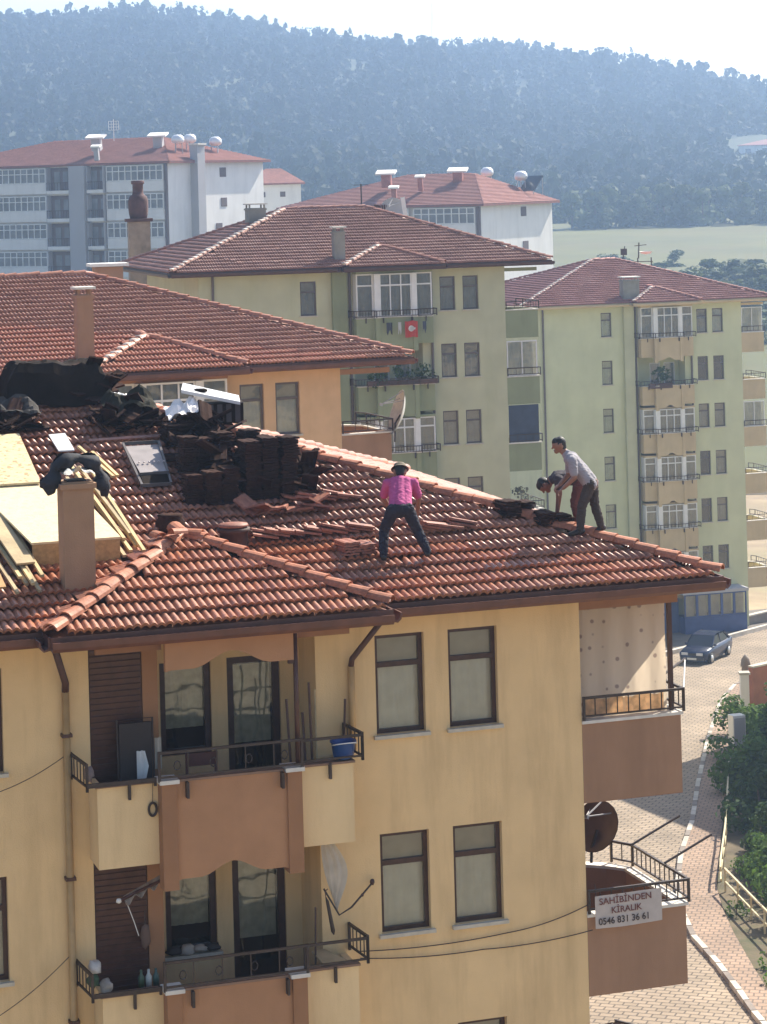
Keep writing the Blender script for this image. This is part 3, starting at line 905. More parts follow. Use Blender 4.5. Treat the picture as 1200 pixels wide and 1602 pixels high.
# rows of trees where the meadow meets the hill, bushes in the meadow
vp = [crown(80 + i, 7, 3.0, 420, 1.1, False, .0) for i in range(5)]
v_me = [np_mesh('crown', V, Q, LEAF_V) for V, Q in vp]
for i in range(26):
    x = 38 + 62 * (i / 26) + 3 * g.rand(); y = (418 + 8 * g.rand()) * DS
    t = thing('meadow_tree', 'hazy green tree in the row between the meadow and the hill', 'tree', (x, y, ground_z(x, y) - .4), g.rand() * 6, 'row of trees at the far edge of the meadow')
    link('crown', v_me[i % 5], t); link('trunk', trunk_me, t)
    k = .75 + .6 * g.rand(); t.scale = (k, k, k * .9)
for i, (px, py, k, y) in enumerate([(940, 388, .75, 330), (960, 391, .8, 325), (975, 388, .6, 335), (1058, 388, .8, 330), (1105, 412, 1.1, 290), (1112, 420, .9, 285), (1050, 425, .8, 262), (1075, 428, .9, 268), (1140, 428, .8, 265), (1165, 430, .9, 262), (1190, 434, 1.0, 258), (1020, 415, .7, 270), (920, 400, .6, 300), (900, 404, .7, 290), (1130, 440, .8, 245), (1180, 446, .9, 240)]):
    x = (px - 600) / 3200 * y; y *= DS
    t = thing('meadow_bush', 'hazy dark green bush growing on the meadow behind the rightmost roof', 'bush', (x, y, ground_z(x, y) - .8), g.rand() * 6, 'bushes on the meadow')
    link('crown', v_me[i % 5], t); t.scale = (k * .9, k * .9, k * .55)

gg = np.random.RandomState(5)
for i in range(34):
    y = 236 + 60 * gg.rand(); px = 885 + 330 * (i + gg.rand()) / 34
    x = (px - 600) / 3200 * y
    t = thing('meadow_bush', 'hazy dark green bush growing on the meadow behind the rightmost roof', 'bush', (x, y * DS, ground_z(x, y * DS) - .6), gg.rand() * 6, 'bushes on the meadow')
    link('crown', v_me[i % 5], t); k = .55 + .6 * gg.rand(); t.scale = (k * 1.2, k * 1.2, k * .55)

# ------------------------------------------------------------------ the four blocks of the same plan
YARD = {}
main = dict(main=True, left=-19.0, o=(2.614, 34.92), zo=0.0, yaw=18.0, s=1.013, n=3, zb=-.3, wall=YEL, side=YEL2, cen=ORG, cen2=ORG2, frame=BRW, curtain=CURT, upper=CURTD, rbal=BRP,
            tile=T_M, ridge=RT_M, tilem=TILE_M, tile_objects=True, bays=['open', 'open', 'open'], rights=['curtain', 'open', 'open'], chim=CHIM, coping=BCOP, beam=SOF,
            label='yellow apartment building with terracotta balconies, its tiled roof under repair', chimneys=[(-7.20, .30, .42, 20.12)])
MAINB = apartment(main)
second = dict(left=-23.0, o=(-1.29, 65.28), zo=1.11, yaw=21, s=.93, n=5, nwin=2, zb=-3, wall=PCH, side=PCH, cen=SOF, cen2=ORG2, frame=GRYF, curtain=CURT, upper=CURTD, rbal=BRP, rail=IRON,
              tile=T_Y, ridge=RT_Y, tilem=TILE_Y, tile_objects=True, mortar_glint=True, bays=['glazed'], rights=['open'], chim=BRP, jit=.7,
              label='peach apartment building behind the roof under repair, with white glazed balcony', chimneys=[(-7.62, .0, .42, 20.3, .42, 'slab')])
SECB = apartment(second)
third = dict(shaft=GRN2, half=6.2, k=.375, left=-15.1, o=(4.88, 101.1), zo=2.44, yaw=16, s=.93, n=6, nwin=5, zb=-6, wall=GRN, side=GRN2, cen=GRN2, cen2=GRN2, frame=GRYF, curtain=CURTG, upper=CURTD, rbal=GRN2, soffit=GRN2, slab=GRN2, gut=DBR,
             tile=T_G, ridge=RT_G, tilem=TILE_G, mortar_glint=True, bays=['glazed', 'dark', 'glazed'], rights=['rail', 'glass', 'panel', 'rail'], chim=CHG, jit=.6,
             label='sage green apartment building with white glazed balcony, between peach and lime blocks',
             leftwins=((-9.34, -8.62),), chimneys=[(-7.75, .0, .45, 19.75, .42, 'slab'), (-10.3, 5.0, .75, 20.75, .7, 'slab')])
THIRDB = apartment(third)
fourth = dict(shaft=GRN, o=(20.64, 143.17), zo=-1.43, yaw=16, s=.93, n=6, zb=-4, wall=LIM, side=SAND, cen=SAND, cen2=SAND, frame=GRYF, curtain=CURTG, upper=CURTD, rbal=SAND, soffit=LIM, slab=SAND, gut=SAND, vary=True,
              tile=T_F, ridge=RT_F, tilem=TILE_F, mortar_glint=True, far=True, jit=.5, bays=['glazed', 'dark', 'glazed'], rights=['glass', 'open', 'glass', 'open', 'open', 'open'], chim=CHG,
              label='lime green apartment building with sand coloured balconies, furthest right by the street',
              leftwins=((-9.39, -8.69),), chimneys=[(-7.9, -.1, 1.0, 19.6, .6, 'slab')])
FOURB = apartment(fourth)
# ------------------------------------------------------------------ far blocks
def P2(px_, y_, Y): return None
FW = mat('far_white_render', (.78, .75, .71), .9, .05, .5, 0, 10, .2, streak=True)
FG = mat('far_grey_render', (.40, .39, .40), .9, .05, .5)
FBR = mat('far_brown_recess', (.13, .095, .09), .9, .1, 1)
FGL = mat('far_curtained_glass', (.17, .18, .19), .25, .3, .8)
ROOF_F = tile_mat('far_roof', (.30, .125, .095), (.25, .105, .085), (.20, .11, .09), .75, .5, .3)
STEEL = mat('tank_steel', (.75, .75, .75), .3, .05, 3, metal=.3)

def far_block(loc, yaw, L_, D, zt, nst, label, cells, side_windows, ridge_in, roof_h, tiles=True):
    """local: origin at the corner nearest us, a runs left along the front (negative), b runs back, z from the eave down"""
    t = thing('apartment_building', label, 'building', loc, R(yaw), 'pale blocks below the hill')
    cells = [(p0 * .885, p1 * .885, kd) for p0, p1, kd in cells]
    H = nst * 2.8
    w = MB(); w.box(-L_, 0, 0, D, -H - 12, -.1); w.build('wall', FW, t)
    oh = .6; h2 = (D + 2 * oh) / 2
    r = MB()
    V = [(-L_ - oh, -oh, 0), (oh, -oh, 0), (oh, D + oh, 0), (-L_ - oh, D + oh, 0), (-L_ + h2 - oh + 2, D / 2, roof_h), (-h2 + oh + ridge_in, D / 2, roof_h)]
    Vb = [(x, y, z - .16) for x, y, z in V[:4]]
    r.add(V + Vb, [(0, 1, 5, 4), (1, 2, 5), (2, 3, 4, 5), (3, 0, 4), (0, 6, 7, 1), (1, 7, 8, 2), (2, 8, 9, 3), (3, 9, 6, 0), (9, 8, 7, 6)])
    ro = r.build('roof', ROOF_F, t)
    # tile courses as real steps on the two slopes we see
    c = MB(); n = 22
    for k in range(n):
        f0, f1 = k / n, (k + 1) / n
        for (A, B, Cc, Dd) in ((V[0], V[1], V[5], V[4]), (V[1], V[2], V[5], V[5])):
            A, B, Cc, Dd = map(Vector, (A, B, Cc, Dd))
            up = Vector((0, 0, .10)); lo = Vector((0, 0, .03))
            p0, p1 = A.lerp(Dd, f0), B.lerp(Cc, f0); q0, q1 = A.lerp(Dd, f1), B.lerp(Cc, f1)
            c.add([p0 + up, p1 + up, q1 + lo, q0 + lo, p0 + lo, p1 + lo], [(0, 1, 2, 3), (4, 5, 1, 0)])
    c.build('tile_courses', ROOF_F, ro)
    hp = ridge_line(V[1], V[5], .45) + ridge_line(V[0], V[4], .45) + ridge_line(V[4], V[5], .45)
    link('ridge_tiles', merge_instances('ridge_tiles', RT_F, hp, TILE_F), ro, kind='stuff')
    for k in range(nst):
        z1 = -.25 - 2.8 * k; z0 = z1 - 2.35
        for (a0, a1, kind) in cells:
            if kind == 'glazed':
                g_ = MB(); g_.box(a0, a1, -.42, -.36, z0 + .85, z1); gl = g_.build('balcony_glazing', FGL, t)
                f = MB(); nn = max(2, int((a1 - a0) / .75))
                for i in range(nn + 1):
                    x = a0 + (a1 - a0) * i / nn; f.box(x - .05, x + .05, -.47, -.34, z0 + .85, z1)
                f.box(a0, a1, -.465, -.345, z1 - .09, z1); f.box(a0, a1, -.465, -.345, z0 + .8, z0 + .9); f.box(a0, a1, -.466, -.344, z1 - .62, z1 - .54)
                f.build('frame', WHT, gl)
                p = MB(); p.box(a0 - .05, a1 + .05, -.46, -.003, z0 - .25, z0 + .78); p.build('parapet', FW, t)
            elif kind == 'recess':
                g_ = MB(); g_.box(a0, a1, -.012, -.004, z0, z1); rc = g_.build('loggia_back', FBR, t)
                f = MB(); m_ = (a0 + a1) / 2
                f.box(m_ - .9, m_ - .2, -.05, -.013, z0 + .1, z1 - .4); f.box(m_ + .2, m_ + .8, -.05, -.013, z0 + .9, z1 - .4); f.build('loggia_window', FGL, rc)
                p = MB(); p.box(a0 - .02, a1 + .02, -.75, -.003, z0 - .3, z0 + .05); p.build('loggia_slab', FW, t)
                rl = MB(); rl.box(a0, a1, -.74, -.70, z0 + .80, z0 + .86)
                for i in range(9): x = a0 + (a1 - a0) * i / 8; rl.box(x - .015, x + .015, -.73, -.71, z0 + .05, z0 + .80)
                rl.build('loggia_rail', IRON, t)
                [MB().box(q0, q0 + .12, -.7, -.003, z0 - .3, z1).build('loggia_cheek', FG, t) for q0 in (a0 - .12, a1)]
            elif kind == 'window':
                window_parts(t, 'window', a0, a1, z0 + .9, z1 - .15, -.05, WHT, None, .3, (.5,), CURTW, None, fw=.08)
        for (b_, zz, w_, h_) in side_windows:
            pass
    for (a0, a1, kind) in cells:
        if kind == 'pillar':
            p = MB(); p.box(a0, a1, -.95, -.003, -H - 12, .3 - .45); p.build('stair_tower', FG, t)
    for (b_, zz, w_, h_) in side_windows:
        f = MB(); f.box(.002, .05, b_, b_ + w_, zz, zz + h_); f.build('side_window', FBR, t)
    return t

TL_ = (-21.06, 200.0 * DS, 26.9)
fb = far_block(TL_, -30, 31, 17.2, 0, 4, 'long pale far block with brown loggias and a grey stair tower, left below the hill',
               [(-8.0, -.35, 'glazed'), (-10.5, -8.35, 'recess'), (-12.9, -10.75, 'pillar'), (-16.2, -13.1, 'recess'), (-24.5, -16.6, 'glazed'), (-32.5, -25.5, 'glazed')],
               [(9.1, -1.6, 1.1, .95), (9.2, -4.6, 1.05, .9), (8.2, -7.2, 1.1, .95)], 2.2, 2.6)
p = MB(); p.box(.003, .9, 3.9, 5.2, -12, 1.6); p.build('chimney', FG, fb)
p = MB(); p.box(-.1, 1.05, 3.8, 5.3, 1.6, 1.78); p.build('chimney_cap', COP, fb)
p = MB(); p.box(-.28, -.003, -.28, -.003, -22, -.2); p.build('corner_downpipe', FBR, fb)
fb2 = far_block((8.97, 190.0 * DS, 22.0), -30, 21.5, 15.0, 0, 4, 'pale far block with a plain white end wall, behind the sage green building',
                [(-7.8, -.5, 'glazed'), (-14, -8.5, 'glazed'), (-20, -15, 'glazed')],
                [(8.2, -1.3, 1.1, .9), (8.5, -4.6, 1.1, .9)], 3.0, 2.9)
p = MB(); p.box(-.35, -.003, -.3, -.003, -22, -.2); p.build('corner_downpipe', FBR, fb2)
# small house between them, house on the hillside
def small_house(loc, yaw, w_, d_, h_, label, wins):
    t = thing('house', label, 'house', loc, R(yaw))
    MB().box(0, w_, 0, d_, -h_ - 3, 0).build('wall', FW, t)
    r = MB()
    V = [(-.5, -.5, 0), (w_ + .5, -.5, 0), (w_ + .5, d_ + .5, 0), (-.5, d_ + .5, 0), (w_ * .35, d_ / 2, 1.7), (w_ * .65, d_ / 2, 1.7)]
    r.add(V + [(x, y, z - .2) for x, y, z in V[:4]], [(0, 1, 5, 4), (1, 2, 5), (2, 3, 4, 5), (3, 0, 4), (0, 6, 7, 1), (1, 7, 8, 2), (2, 8, 9, 3), (3, 9, 6, 0), (9, 8, 7, 6)])
    r.build('roof', ROOF_F, t)
    for (x, z, ww, hh) in wins:
        f = MB(); f.box(x, x + ww, -.06, -.003, z, z + hh); f.build('window', FBR, t)
    return t
small_house((-15.5, 235 * DS, 24.6), 5, 6.0, 6, 4, 'small white house with an orange roof between the two pale blocks', [(1.3, -1.6, .6, .6), (3.6, -1.6, .6, .6)])
small_house((108, 620 * DS, 33.2), -12, 22, 12, 5.0, 'white house standing alone on the wooded hillside', [(2, -2.6, 1.6, 1.5), (7, -2.6, 1.6, 1.5), (12, -2.6, 1.6, 1.5), (17, -2.6, 1.6, 1.5)])

def far_pt(x, y, Y):
    dx, dz = (x - 600) / 3200 * Y, (290 - y) / 3200 * Y
    return Vector((dx * math.cos(ROLL) + dz * math.sin(ROLL), Y * DS, CAM_H - dx * math.sin(ROLL) + dz * math.cos(ROLL)))
# water tanks and flat chimneys along the far roofs
tank = None
for i, (x, y, Y) in enumerate([(278, 219, 204), (297, 218, 206), (337, 222, 209), (815, 276, 199), (762, 270, 204)]):
    lab = ['white water tank, first of the pair beside the ridge of the left pale block', 'white water tank, second of the pair by the flat chimney of the left pale block', 'white water tank standing alone at the right end of the left pale roof',
           'white water tank of the solar heater on the right pale roof', 'small white tank near the ridge of the right pale roof'][i]
    t = thing('water_tank', lab, 'water tank', far_pt(x, y, Y), R(30 * i), 'water tanks on the far roofs')
    MB().lathe([(.02, .55), (.35, .5), (.6, .3), (.66, 0), (.6, -.25), (.3, -.4)], 14).build('tank', STEEL, t)
    st = MB()
    for j in range(3): st.bar((.4 * math.cos(j * 2.1), .4 * math.sin(j * 2.1), -.3), (.5 * math.cos(j * 2.1), .5 * math.sin(j * 2.1), -1.6), .08)
    st.build('stand', FG, t)
for i, (x, y, Y, lab) in enumerate([(150, 214, 206, 'flat white chimney slab at the left of the left pale ridge'), (247, 211, 205, 'flat white chimney slab above the hip of the left pale roof'), (150, 229, 202, 'small white roof vent low on the left pale roof'),
                                    (604, 270, 197, 'flat white chimney slab on the right pale ridge, left end'), (716, 266, 196, 'flat white chimney slab on the right pale ridge, above the hip'), (657, 276, 195, 'tiny white slab between the two flat slabs of the right pale ridge'), (616, 293, 192, 'small white roof vent on the slope of the right pale roof')]):
    t = thing('roof_chimney', lab, 'chimney', far_pt(x, y, Y), R(-40), 'flat chimneys on the far roofs')
    k = 1.0 if i in (0, 1, 3, 4) else .5
    MB().box(-.45 * k, .45 * k, -.45 * k, .45 * k, -1.4, -.12).build('stack', TILE_F if i > 2 else FG, t)
    MB().box(-.95 * k, .95 * k, -.7 * k, .7 * k, -.06, .10).build('cap', FW, t); t.rotation_euler = (R(14), 0, R(-10))
t = thing('solar_heater', 'solar water heater with a sloping panel on the right pale roof', 'solar heater', far_pt(832, 283, 199), R(-40))
MB().add([(-.9, -.9, -.9), (.9, -.9, -.9), (.9, .6, .5), (-.9, .6, .5), (-.9, -.8, -.98), (.9, -.8, -.98), (.9, .7, .42), (-.9, .7, .42)], [(0, 1, 2, 3), (7, 6, 5, 4), (0, 4, 5, 1), (1, 5, 6, 2), (2, 6, 7, 3), (3, 7, 4, 0)]).build('panel', mat('solar_panel', (.03, .04, .06), .2, .1, 3), t)
sb = MB()
for x in (-.8, .8): sb.bar((x, .65, .45), (x, .65, -1.4), .06); sb.bar((x, -.85, -.95), (x, -.85, -1.3), .06)
sb.build('stand', FG, t)
t = thing('roof_antenna', 'pale lattice antenna on the ridge of the left pale block', 'antenna', far_pt(178, 205, 207), 0)
ab = MB(); ab.tube([(0, 0, -1), (0, 0, 1.2)], .05, 5); ab.build('mast', FW, t)
ab = MB(); [ab.bar((-.5, 0, z), (.5, 0, z), .04) for z in (.1, .4, .7, 1.0)]; [ab.bar((x, 0, .1), (x, 0, 1.0), .04) for x in (-.5, -.25, .25, .5)]; ab.build('grid', FW, t)
# communication mast, thin on the skyline
t = thing('radio_mast', 'very thin pale radio mast on the skyline', 'mast', (25.5, 990 * DS, 78), 0)
mb = MB()
for j in range(3): mb.tube([(.8 * math.cos(j * 2.09), .8 * math.sin(j * 2.09), 0), (.2 * math.cos(j * 2.09), .2 * math.sin(j * 2.09), 44)], .05, 4)
mb.build('mast_legs', FW, t)
mb = MB(); [mb.lathe([(.8 - .6 * k / 22, 2 * k), (.8 - .6 * k / 22, 2 * k + .07)], 3) for k in range(22)]; mb.build('mast_braces', FW, t)

# ------------------------------------------------------------------ on and behind the sage green roof
def frame_of(cfg): return cfg['M']
def at_local(cfg, a, b, z): return frame_of(cfg) @ Vector((a, b, z))
BRK = mat('old_brick', (.10, .05, .045), .9, .35, 3, .5, 20)
t = thing('brick_chimney', 'sooty brick chimney with a dark urn shaped cowl in front of the left pale block', 'chimney', far_pt(218, 385, 96), R(10))
MB().box(-.5, .5, -.5, .5, -8, 1.15).build('stack', mat('chimney_stack', (.26, .20, .15), .9, .4, 2, .4, 12), t)
MB().box(-.62, .62, -.62, .62, 1.15, 1.3).build('ledge', BRK, t)
MB().lathe([(.40, 1.3), (.44, 1.5), (.47, 1.75), (.47, 2.15), (.40, 2.33), (.28, 2.42), (.25, 2.5), (.25, 2.9), (.31, 2.92), (.31, 3.06), (.22, 3.08)], 10).build('cowl', BRK, t)
def dish(name, label, loc, rz, tilt, r, m, parent_stand=True, group=None):
    t = thing(name, label, 'satellite dish', loc, rz, group)
    n = 10; prof = [(r * i / n, .28 * r * (i / n) ** 2) for i in range(n + 1)]
    d = MB(); d.lathe(prof, 20, cap=False); d.lathe([(p + .006 if i else 0, z - .015) for i, (p, z) in enumerate(prof)], 20, cap=False)
    o = d.build('reflector', m, t); o.rotation_euler = (tilt, 0, 0)
    ar = MB()
    for q in (-.5, .5): ar.tube([(q * r, -.6 * r, .15 * r), (0, -.15 * r, 1.0 * r)], .012, 5)
    ar.tube([(0, -.95 * r, .25 * r), (0, -.15 * r, 1.0 * r)], .014, 5); ar.box(-.04, .04, -.2 * r, -.08 * r, .94 * r, 1.08 * r)
    a = ar.build('feed_arm', FG, t); a.rotation_euler = (tilt, 0, 0)
    s_ = MB(); s_.tube([(0, .05, -.02), (0, .2, -.25), (0, .22, -r * 1.2)], .025, 6); s_.build('mount', IRON, t)
    return t
dish('satellite_dish', 'pale satellite dish behind the right hip of the sage green roof', far_pt(615, 330, 98), R(160), R(-75), .62, FG)
t = thing('leaning_pole', 'white painted pole leaning behind the hip of the sage green roof', 'pole', far_pt(640, 348, 97), 0)
MB().bar((0, 0, -.8), (-.28, 0, 1.2), .2, .2).build('pole', WHT, t)
t = thing('tile_row', 'dark row of spare tiles standing behind the sage green ridge', 'roof tiles', far_pt(582, 326, 98), R(16))
rb = MB()
for i in range(14): rb.box(-.75 + i * .11, -.68 + i * .11, -.1, .1, -.7, .12 + .05 * rnd.random())
rb.build('tiles', BRK, t, kind='stuff')
t = thing('tv_antenna', 'thin television antenna on a mast behind the sage green ridge', 'antenna', far_pt(566, 335, 98), 0)
ab = MB(); ab.tube([(0, 0, -1), (0, 0, 1.45)], .035, 5); ab.build('mast', IRON, t)
ab = MB(); ab.bar((-.35, 0, 1.4), (.35, 0, 1.4), .03); [ab.bar((x, -.3, 1.4), (x, .3, 1.4), .02) for x in (-.3, -.1, .1, .3)]; ab.build('array', IRON, t)
t = thing('flat_chimney', 'broad white chimney slab at the left foot of the sage green roof', 'chimney', far_pt(168, 414, 80), R(15))
MB().box(-.55, .55, -.4, .4, -3, -.08).build('stack', BRP, t); MB().box(-.75, .75, -.6, .6, -.06, .06).build('cap', FW, t)
t = thing('antenna_frame', 'dark iron frame with aerials behind the ridge of the lime green roof', 'antenna', far_pt(998, 412, 128), R(16))
ab = MB()
for x in (-1.0, 0, .9): ab.bar((x, 0, -1), (x, 0, .35), .06)
ab.bar((-1.1, 0, .1), (1.0, 0, .1), .05); ab.bar((-1.0, 0, .3), (-.85, 0, 1.1), .05); ab.bar((.05, 0, .3), (.1, 0, 1.3), .06); ab.box(-1.1, -.75, -.1, .1, .55, .95); ab.bar((-.2, 0, 1.1), (.6, 0, 1.15), .04)
ab.build('frame', IRON, t); MB().lathe([(.0, 0), (.3, .05), (.42, .18)], 10, (.55, 0, .55), cap=False).build('small_dish', WHT, t)
# flag and washing on the sage balcony, plants below
t = thing('flag', 'red flag with a white crescent hanging from the sage green balcony', 'flag', at_local(third, -4.75 * .92, -1.06, 15.72), R(16))
RED = mat('red_cloth', (.55, .06, .04), .8, .1, 5, trans=.2)
fl = MB(); fl.sheet([[(-.27 + .54 * i / 10, .03 * math.sin(i * .9) * (1 + j * .2), (.35 - .13 * j) - .02 * math.sin(i * .8)) for j in range(6)] for i in range(11)]); fl.build('cloth', RED, t)
cm = MB()
pts = [(.12 * math.cos(a) - .02, .12 * math.sin(a) + .05) for a in [R(35) + R(290) * i / 16 for i in range(17)]] + [(.015 + .095 * math.cos(a), .095 * math.sin(a) + .05) for a in [R(315) - R(270) * i / 14 for i in range(15)]]
cm.prism([(x, z) for x, z in pts], -.052, -.045); cm.build('crescent', WHT, t)
sm = MB(); sm.prism([((.07 if i % 2 == 0 else .03) * math.cos(R(36) * i + R(180)) + .11, (.07 if i % 2 == 0 else .03) * math.sin(R(36) * i + R(180)) + .05) for i in range(10)], -.052, -.045); sm.build('star', WHT, t)
for i, (a, w_, c_) in enumerate([(-5.75, .24, (.05, .05, .06)), (-5.28, .13, (.5, .5, .48)), (-4.15, .15, (.06, .07, .1))]):
    i = i
    t = thing('washing', ['black garment hung out below the sage balcony glazing', 'white cloth hung out beside the black garment on the sage balcony', 'dark blue garment hung out beside the red flag'][i], 'washing', at_local(third, a * .92, -1.05, 15.7), R(16), 'washing on the sage balcony')
    q = MB(); q.sheet([[(-w_ / 2 + w_ * k / 5, .02 * math.sin(k * 2), (.34 - .10 * j * (1 + .3 * math.sin(k * 1.7 + i)))) for j in range(5)] for k in range(6)]); q.build('cloth', mat('cloth%d' % i, c_, .9), t)
for i in range(3):
    cv, cq = crown(300 + i, .75, .5, 130, .16, False, .1)
    t = thing('planter', ['dark leafy planter at the left of the sage balcony below the peach eave', 'dark leafy planter in the middle of the sage balcony below the peach eave', 'dark leafy planter at the right end of the sage balcony below the peach eave'][i], 'plants', at_local(third, (-6.2 + i * 1.05) * .92, -.8, 13.5), R(16), 'planters on the sage balcony')
    MB().box(-.5, .5, -.12, .12, 0, .2).build('trough', DBR, t)
    o = link('foliage', np_mesh('foliage', cv, cq, LEAF_S), t); o.scale = (1, .5, 1)
cv, cq = crown(310, 1.0, .5, 160, .16, False, .1)
t = thing('potted_plants', 'bushy plants on the second balcony of the lime green building', 'plants', at_local(fourth, -6.0 * .91, -.75, 13.45), R(16))
link('foliage', np_mesh('foliage', cv, cq, LEAF_S), t).scale = (1.5, .6, 1.1); MB().box(-.7, .7, -.12, .12, -.1, .2).build('trough', DBR, t)
# dish and laundry on the peach building's right balcony
dish('satellite_dish', 'pale satellite dish on the corner balcony of the peach building', at_local(second, 1.72, -.05, 16.75), R(102), R(-72), .62, mat('dish_pale', (.62, .60, .55), .5))
cv, cq = crown(311, .9, .5, 150, .14, False, .05)
t = thing('potted_plants', 'grey green plants on a sage balcony behind the bending worker', 'plants', at_local(third, .7, .5, 8.0), R(16))
link('foliage', np_mesh('foliage', cv, cq, leaf_mat('dusty_foliage', (.16, .16, .12))), t).scale = (1.3, .8, 1.0); MB().box(-.5, .5, -.2, .2, -.3, .2).build('trough', DBR, t)

# ------------------------------------------------------------------ street level by the lime building
BLU = mat('blue_panel', (.045, .075, .20), .5, .15, 2)
sh = thing('shop_front', 'blue panelled glazed porch at the foot of the lime green building', 'shop front', at_local(fourth, 0, 0, 0), R(16))
MB().box(-4.6, -.75, -1.4, -.01, -3.0, .15).build('dado', BLU, sh)
for i in range(5):
    x = -4.6 + i * .77
    f = MB(); f.box(x, x + .77, -1.38, -1.30, .16, .24); f.box(x, x + .77, -1.38, -1.30, 1.42, 1.5); f.box(x, x + .07, -1.38, -1.30, .24, 1.42); f.box(x + .70, x + .77, -1.38, -1.30, .24, 1.42)
    fo = f.build('window', BLU, sh); MB().box(x + .07, x + .70, -1.35, -1.34, .24, 1.42).build('pane', GLASS, fo)
    MB().box(x + .07, x + .70, -1.1, -1.08, .2, 1.42).build('curtain', CURTG, fo)
MB().box(-4.75, -.65, -1.5, -.01, 1.51, 1.68).build('canopy', FG, sh)
MB().box(-6.8, -4.62, -.5, -.01, -3, 1.2).build('side_panel', BLU, sh)

ROADM = bpy.data.materials.new('block_paving'); ROADM.use_nodes = True
def paving_material(m, c1, c2, cj, w_, h_, rot):
    N, L = m.node_tree.nodes, m.node_tree.links
    b = N['Principled BSDF']; b.inputs['Roughness'].default_value = .85
    geo = N.new('ShaderNodeNewGeometry'); mp = N.new('ShaderNodeMapping'); mp.inputs['Rotation'].default_value = (0, 0, rot)
    L.new(geo.outputs['Position'], mp.inputs['Vector'])
    br = N.new('ShaderNodeTexBrick'); br.inputs['Color1'].default_value = (*c1, 1); br.inputs['Color2'].default_value = (*c2, 1); br.inputs['Mortar'].default_value = (*cj, 1)
    br.inputs['Scale'].default_value = 1; br.inputs['Brick Width'].default_value = w_; br.inputs['Row Height'].default_value = h_; br.inputs['Mortar Size'].default_value = .026; br.inputs['Mortar Smooth'].default_value = .3; br.inputs['Bias'].default_value = 0
    L.new(mp.outputs['Vector'], br.inputs['Vector'])
    n = N.new('ShaderNodeTexNoise'); n.inputs['Scale'].default_value = .35; n.inputs['Detail'].default_value = 8
    L.new(geo.outputs['Position'], n.inputs['Vector'])
    r = N.new('ShaderNodeMapRange'); r.inputs['From Min'].default_value = .3; r.inputs['From Max'].default_value = .7; r.inputs['To Min'].default_value = .75; r.inputs['To Max'].default_value = 1.2
    L.new(n.outputs['Fac'], r.inputs['Value'])
    mx = N.new('ShaderNodeMix'); mx.data_type = 'RGBA'; mx.blend_type = 'MULTIPLY'; mx.inputs['Factor'].default_value = 1
    L.new(br.outputs['Color'], mx.inputs['A']); L.new(r.outputs['Result'], mx.inputs['B'])
    L.new(mx.outputs['Result'], b.inputs['Base Color'])
    bp = N.new('ShaderNodeBump'); bp.inputs['Strength'].default_value = .8; bp.inputs['Distance'].default_value = .02; bp.invert = True
    L.new(br.outputs['Fac'], bp.inputs['Height']); L.new(bp.outputs['Normal'], b.inputs['Normal'])
paving_material(ROADM, (.33, .25, .175), (.27, .205, .14), (.11, .085, .06), .42, .28, R(20))
WALKM = bpy.data.materials.new('sidewalk_paving'); WALKM.use_nodes = True
paving_material(WALKM, (.33, .22, .15), (.28, .19, .13), (.15, .11, .08), .30, .30, R(12))

kerb = [(22.5, 108.5), (19.5, 106.0), (17.04, 103.13), (15.73, 99.5), (13.87, 91.64), (12.23, 83.88), (11.14, 78.2), (10.12, 74.04), (9.45, 70.28), (9.18, 67.51), (9.19, 64.94), (9.56, 62.24), (9.94, 58.39), (11.0, 52.0), (14.0, 44.0)]
walk = [(23.0, 107.0), (20.2, 105.0), (18.0, 102.5), (16.6, 98.0), (15.0, 91.0), (13.7, 84.8), (12.55, 79.5), (11.6, 74.5), (10.75, 70.0), (10.55, 67.5), (10.5, 65.0), (10.55, 62.0), (10.7, 58.4), (12.2, 51.5), (15.3, 44.0)]
def W2(l): return [(x, y * DS) for x, y in l]
kerb, walk = W2(kerb), W2(walk)
def strip(name, A, B, dz, m, kind='structure'):
    b = MB(); g_ = []
    for (p, q) in zip(A, B):
        g_.append([(p[0] + (q[0] - p[0]) * i / 6, p[1] + (q[1] - p[1]) * i / 6, ground_z(p[0] + (q[0] - p[0]) * i / 6, p[1] + (q[1] - p[1]) * i / 6) + dz) for i in range(7)])
    b.sheet(g_); return b.build(name, m, kind=kind)
# the road runs past the corner, turning right in front of the lime building
road_left = [(26, 121.5), (21.6, 119.0), (15.0, 111.9), (10.5, 108.0), (6.5, 100), (3.0, 92), (1.5, 84), (0.5, 78), (0, 74), (-.5, 70), (-.8, 67), (-1, 64), (-1, 60), (-1, 52), (-1, 44)]
road_left = W2(road_left)
strip('road', road_left[::1], [(k[0], k[1]) for k in kerb], .02, ROADM)
strip('sidewalk', kerb, walk, .14, WALKM)
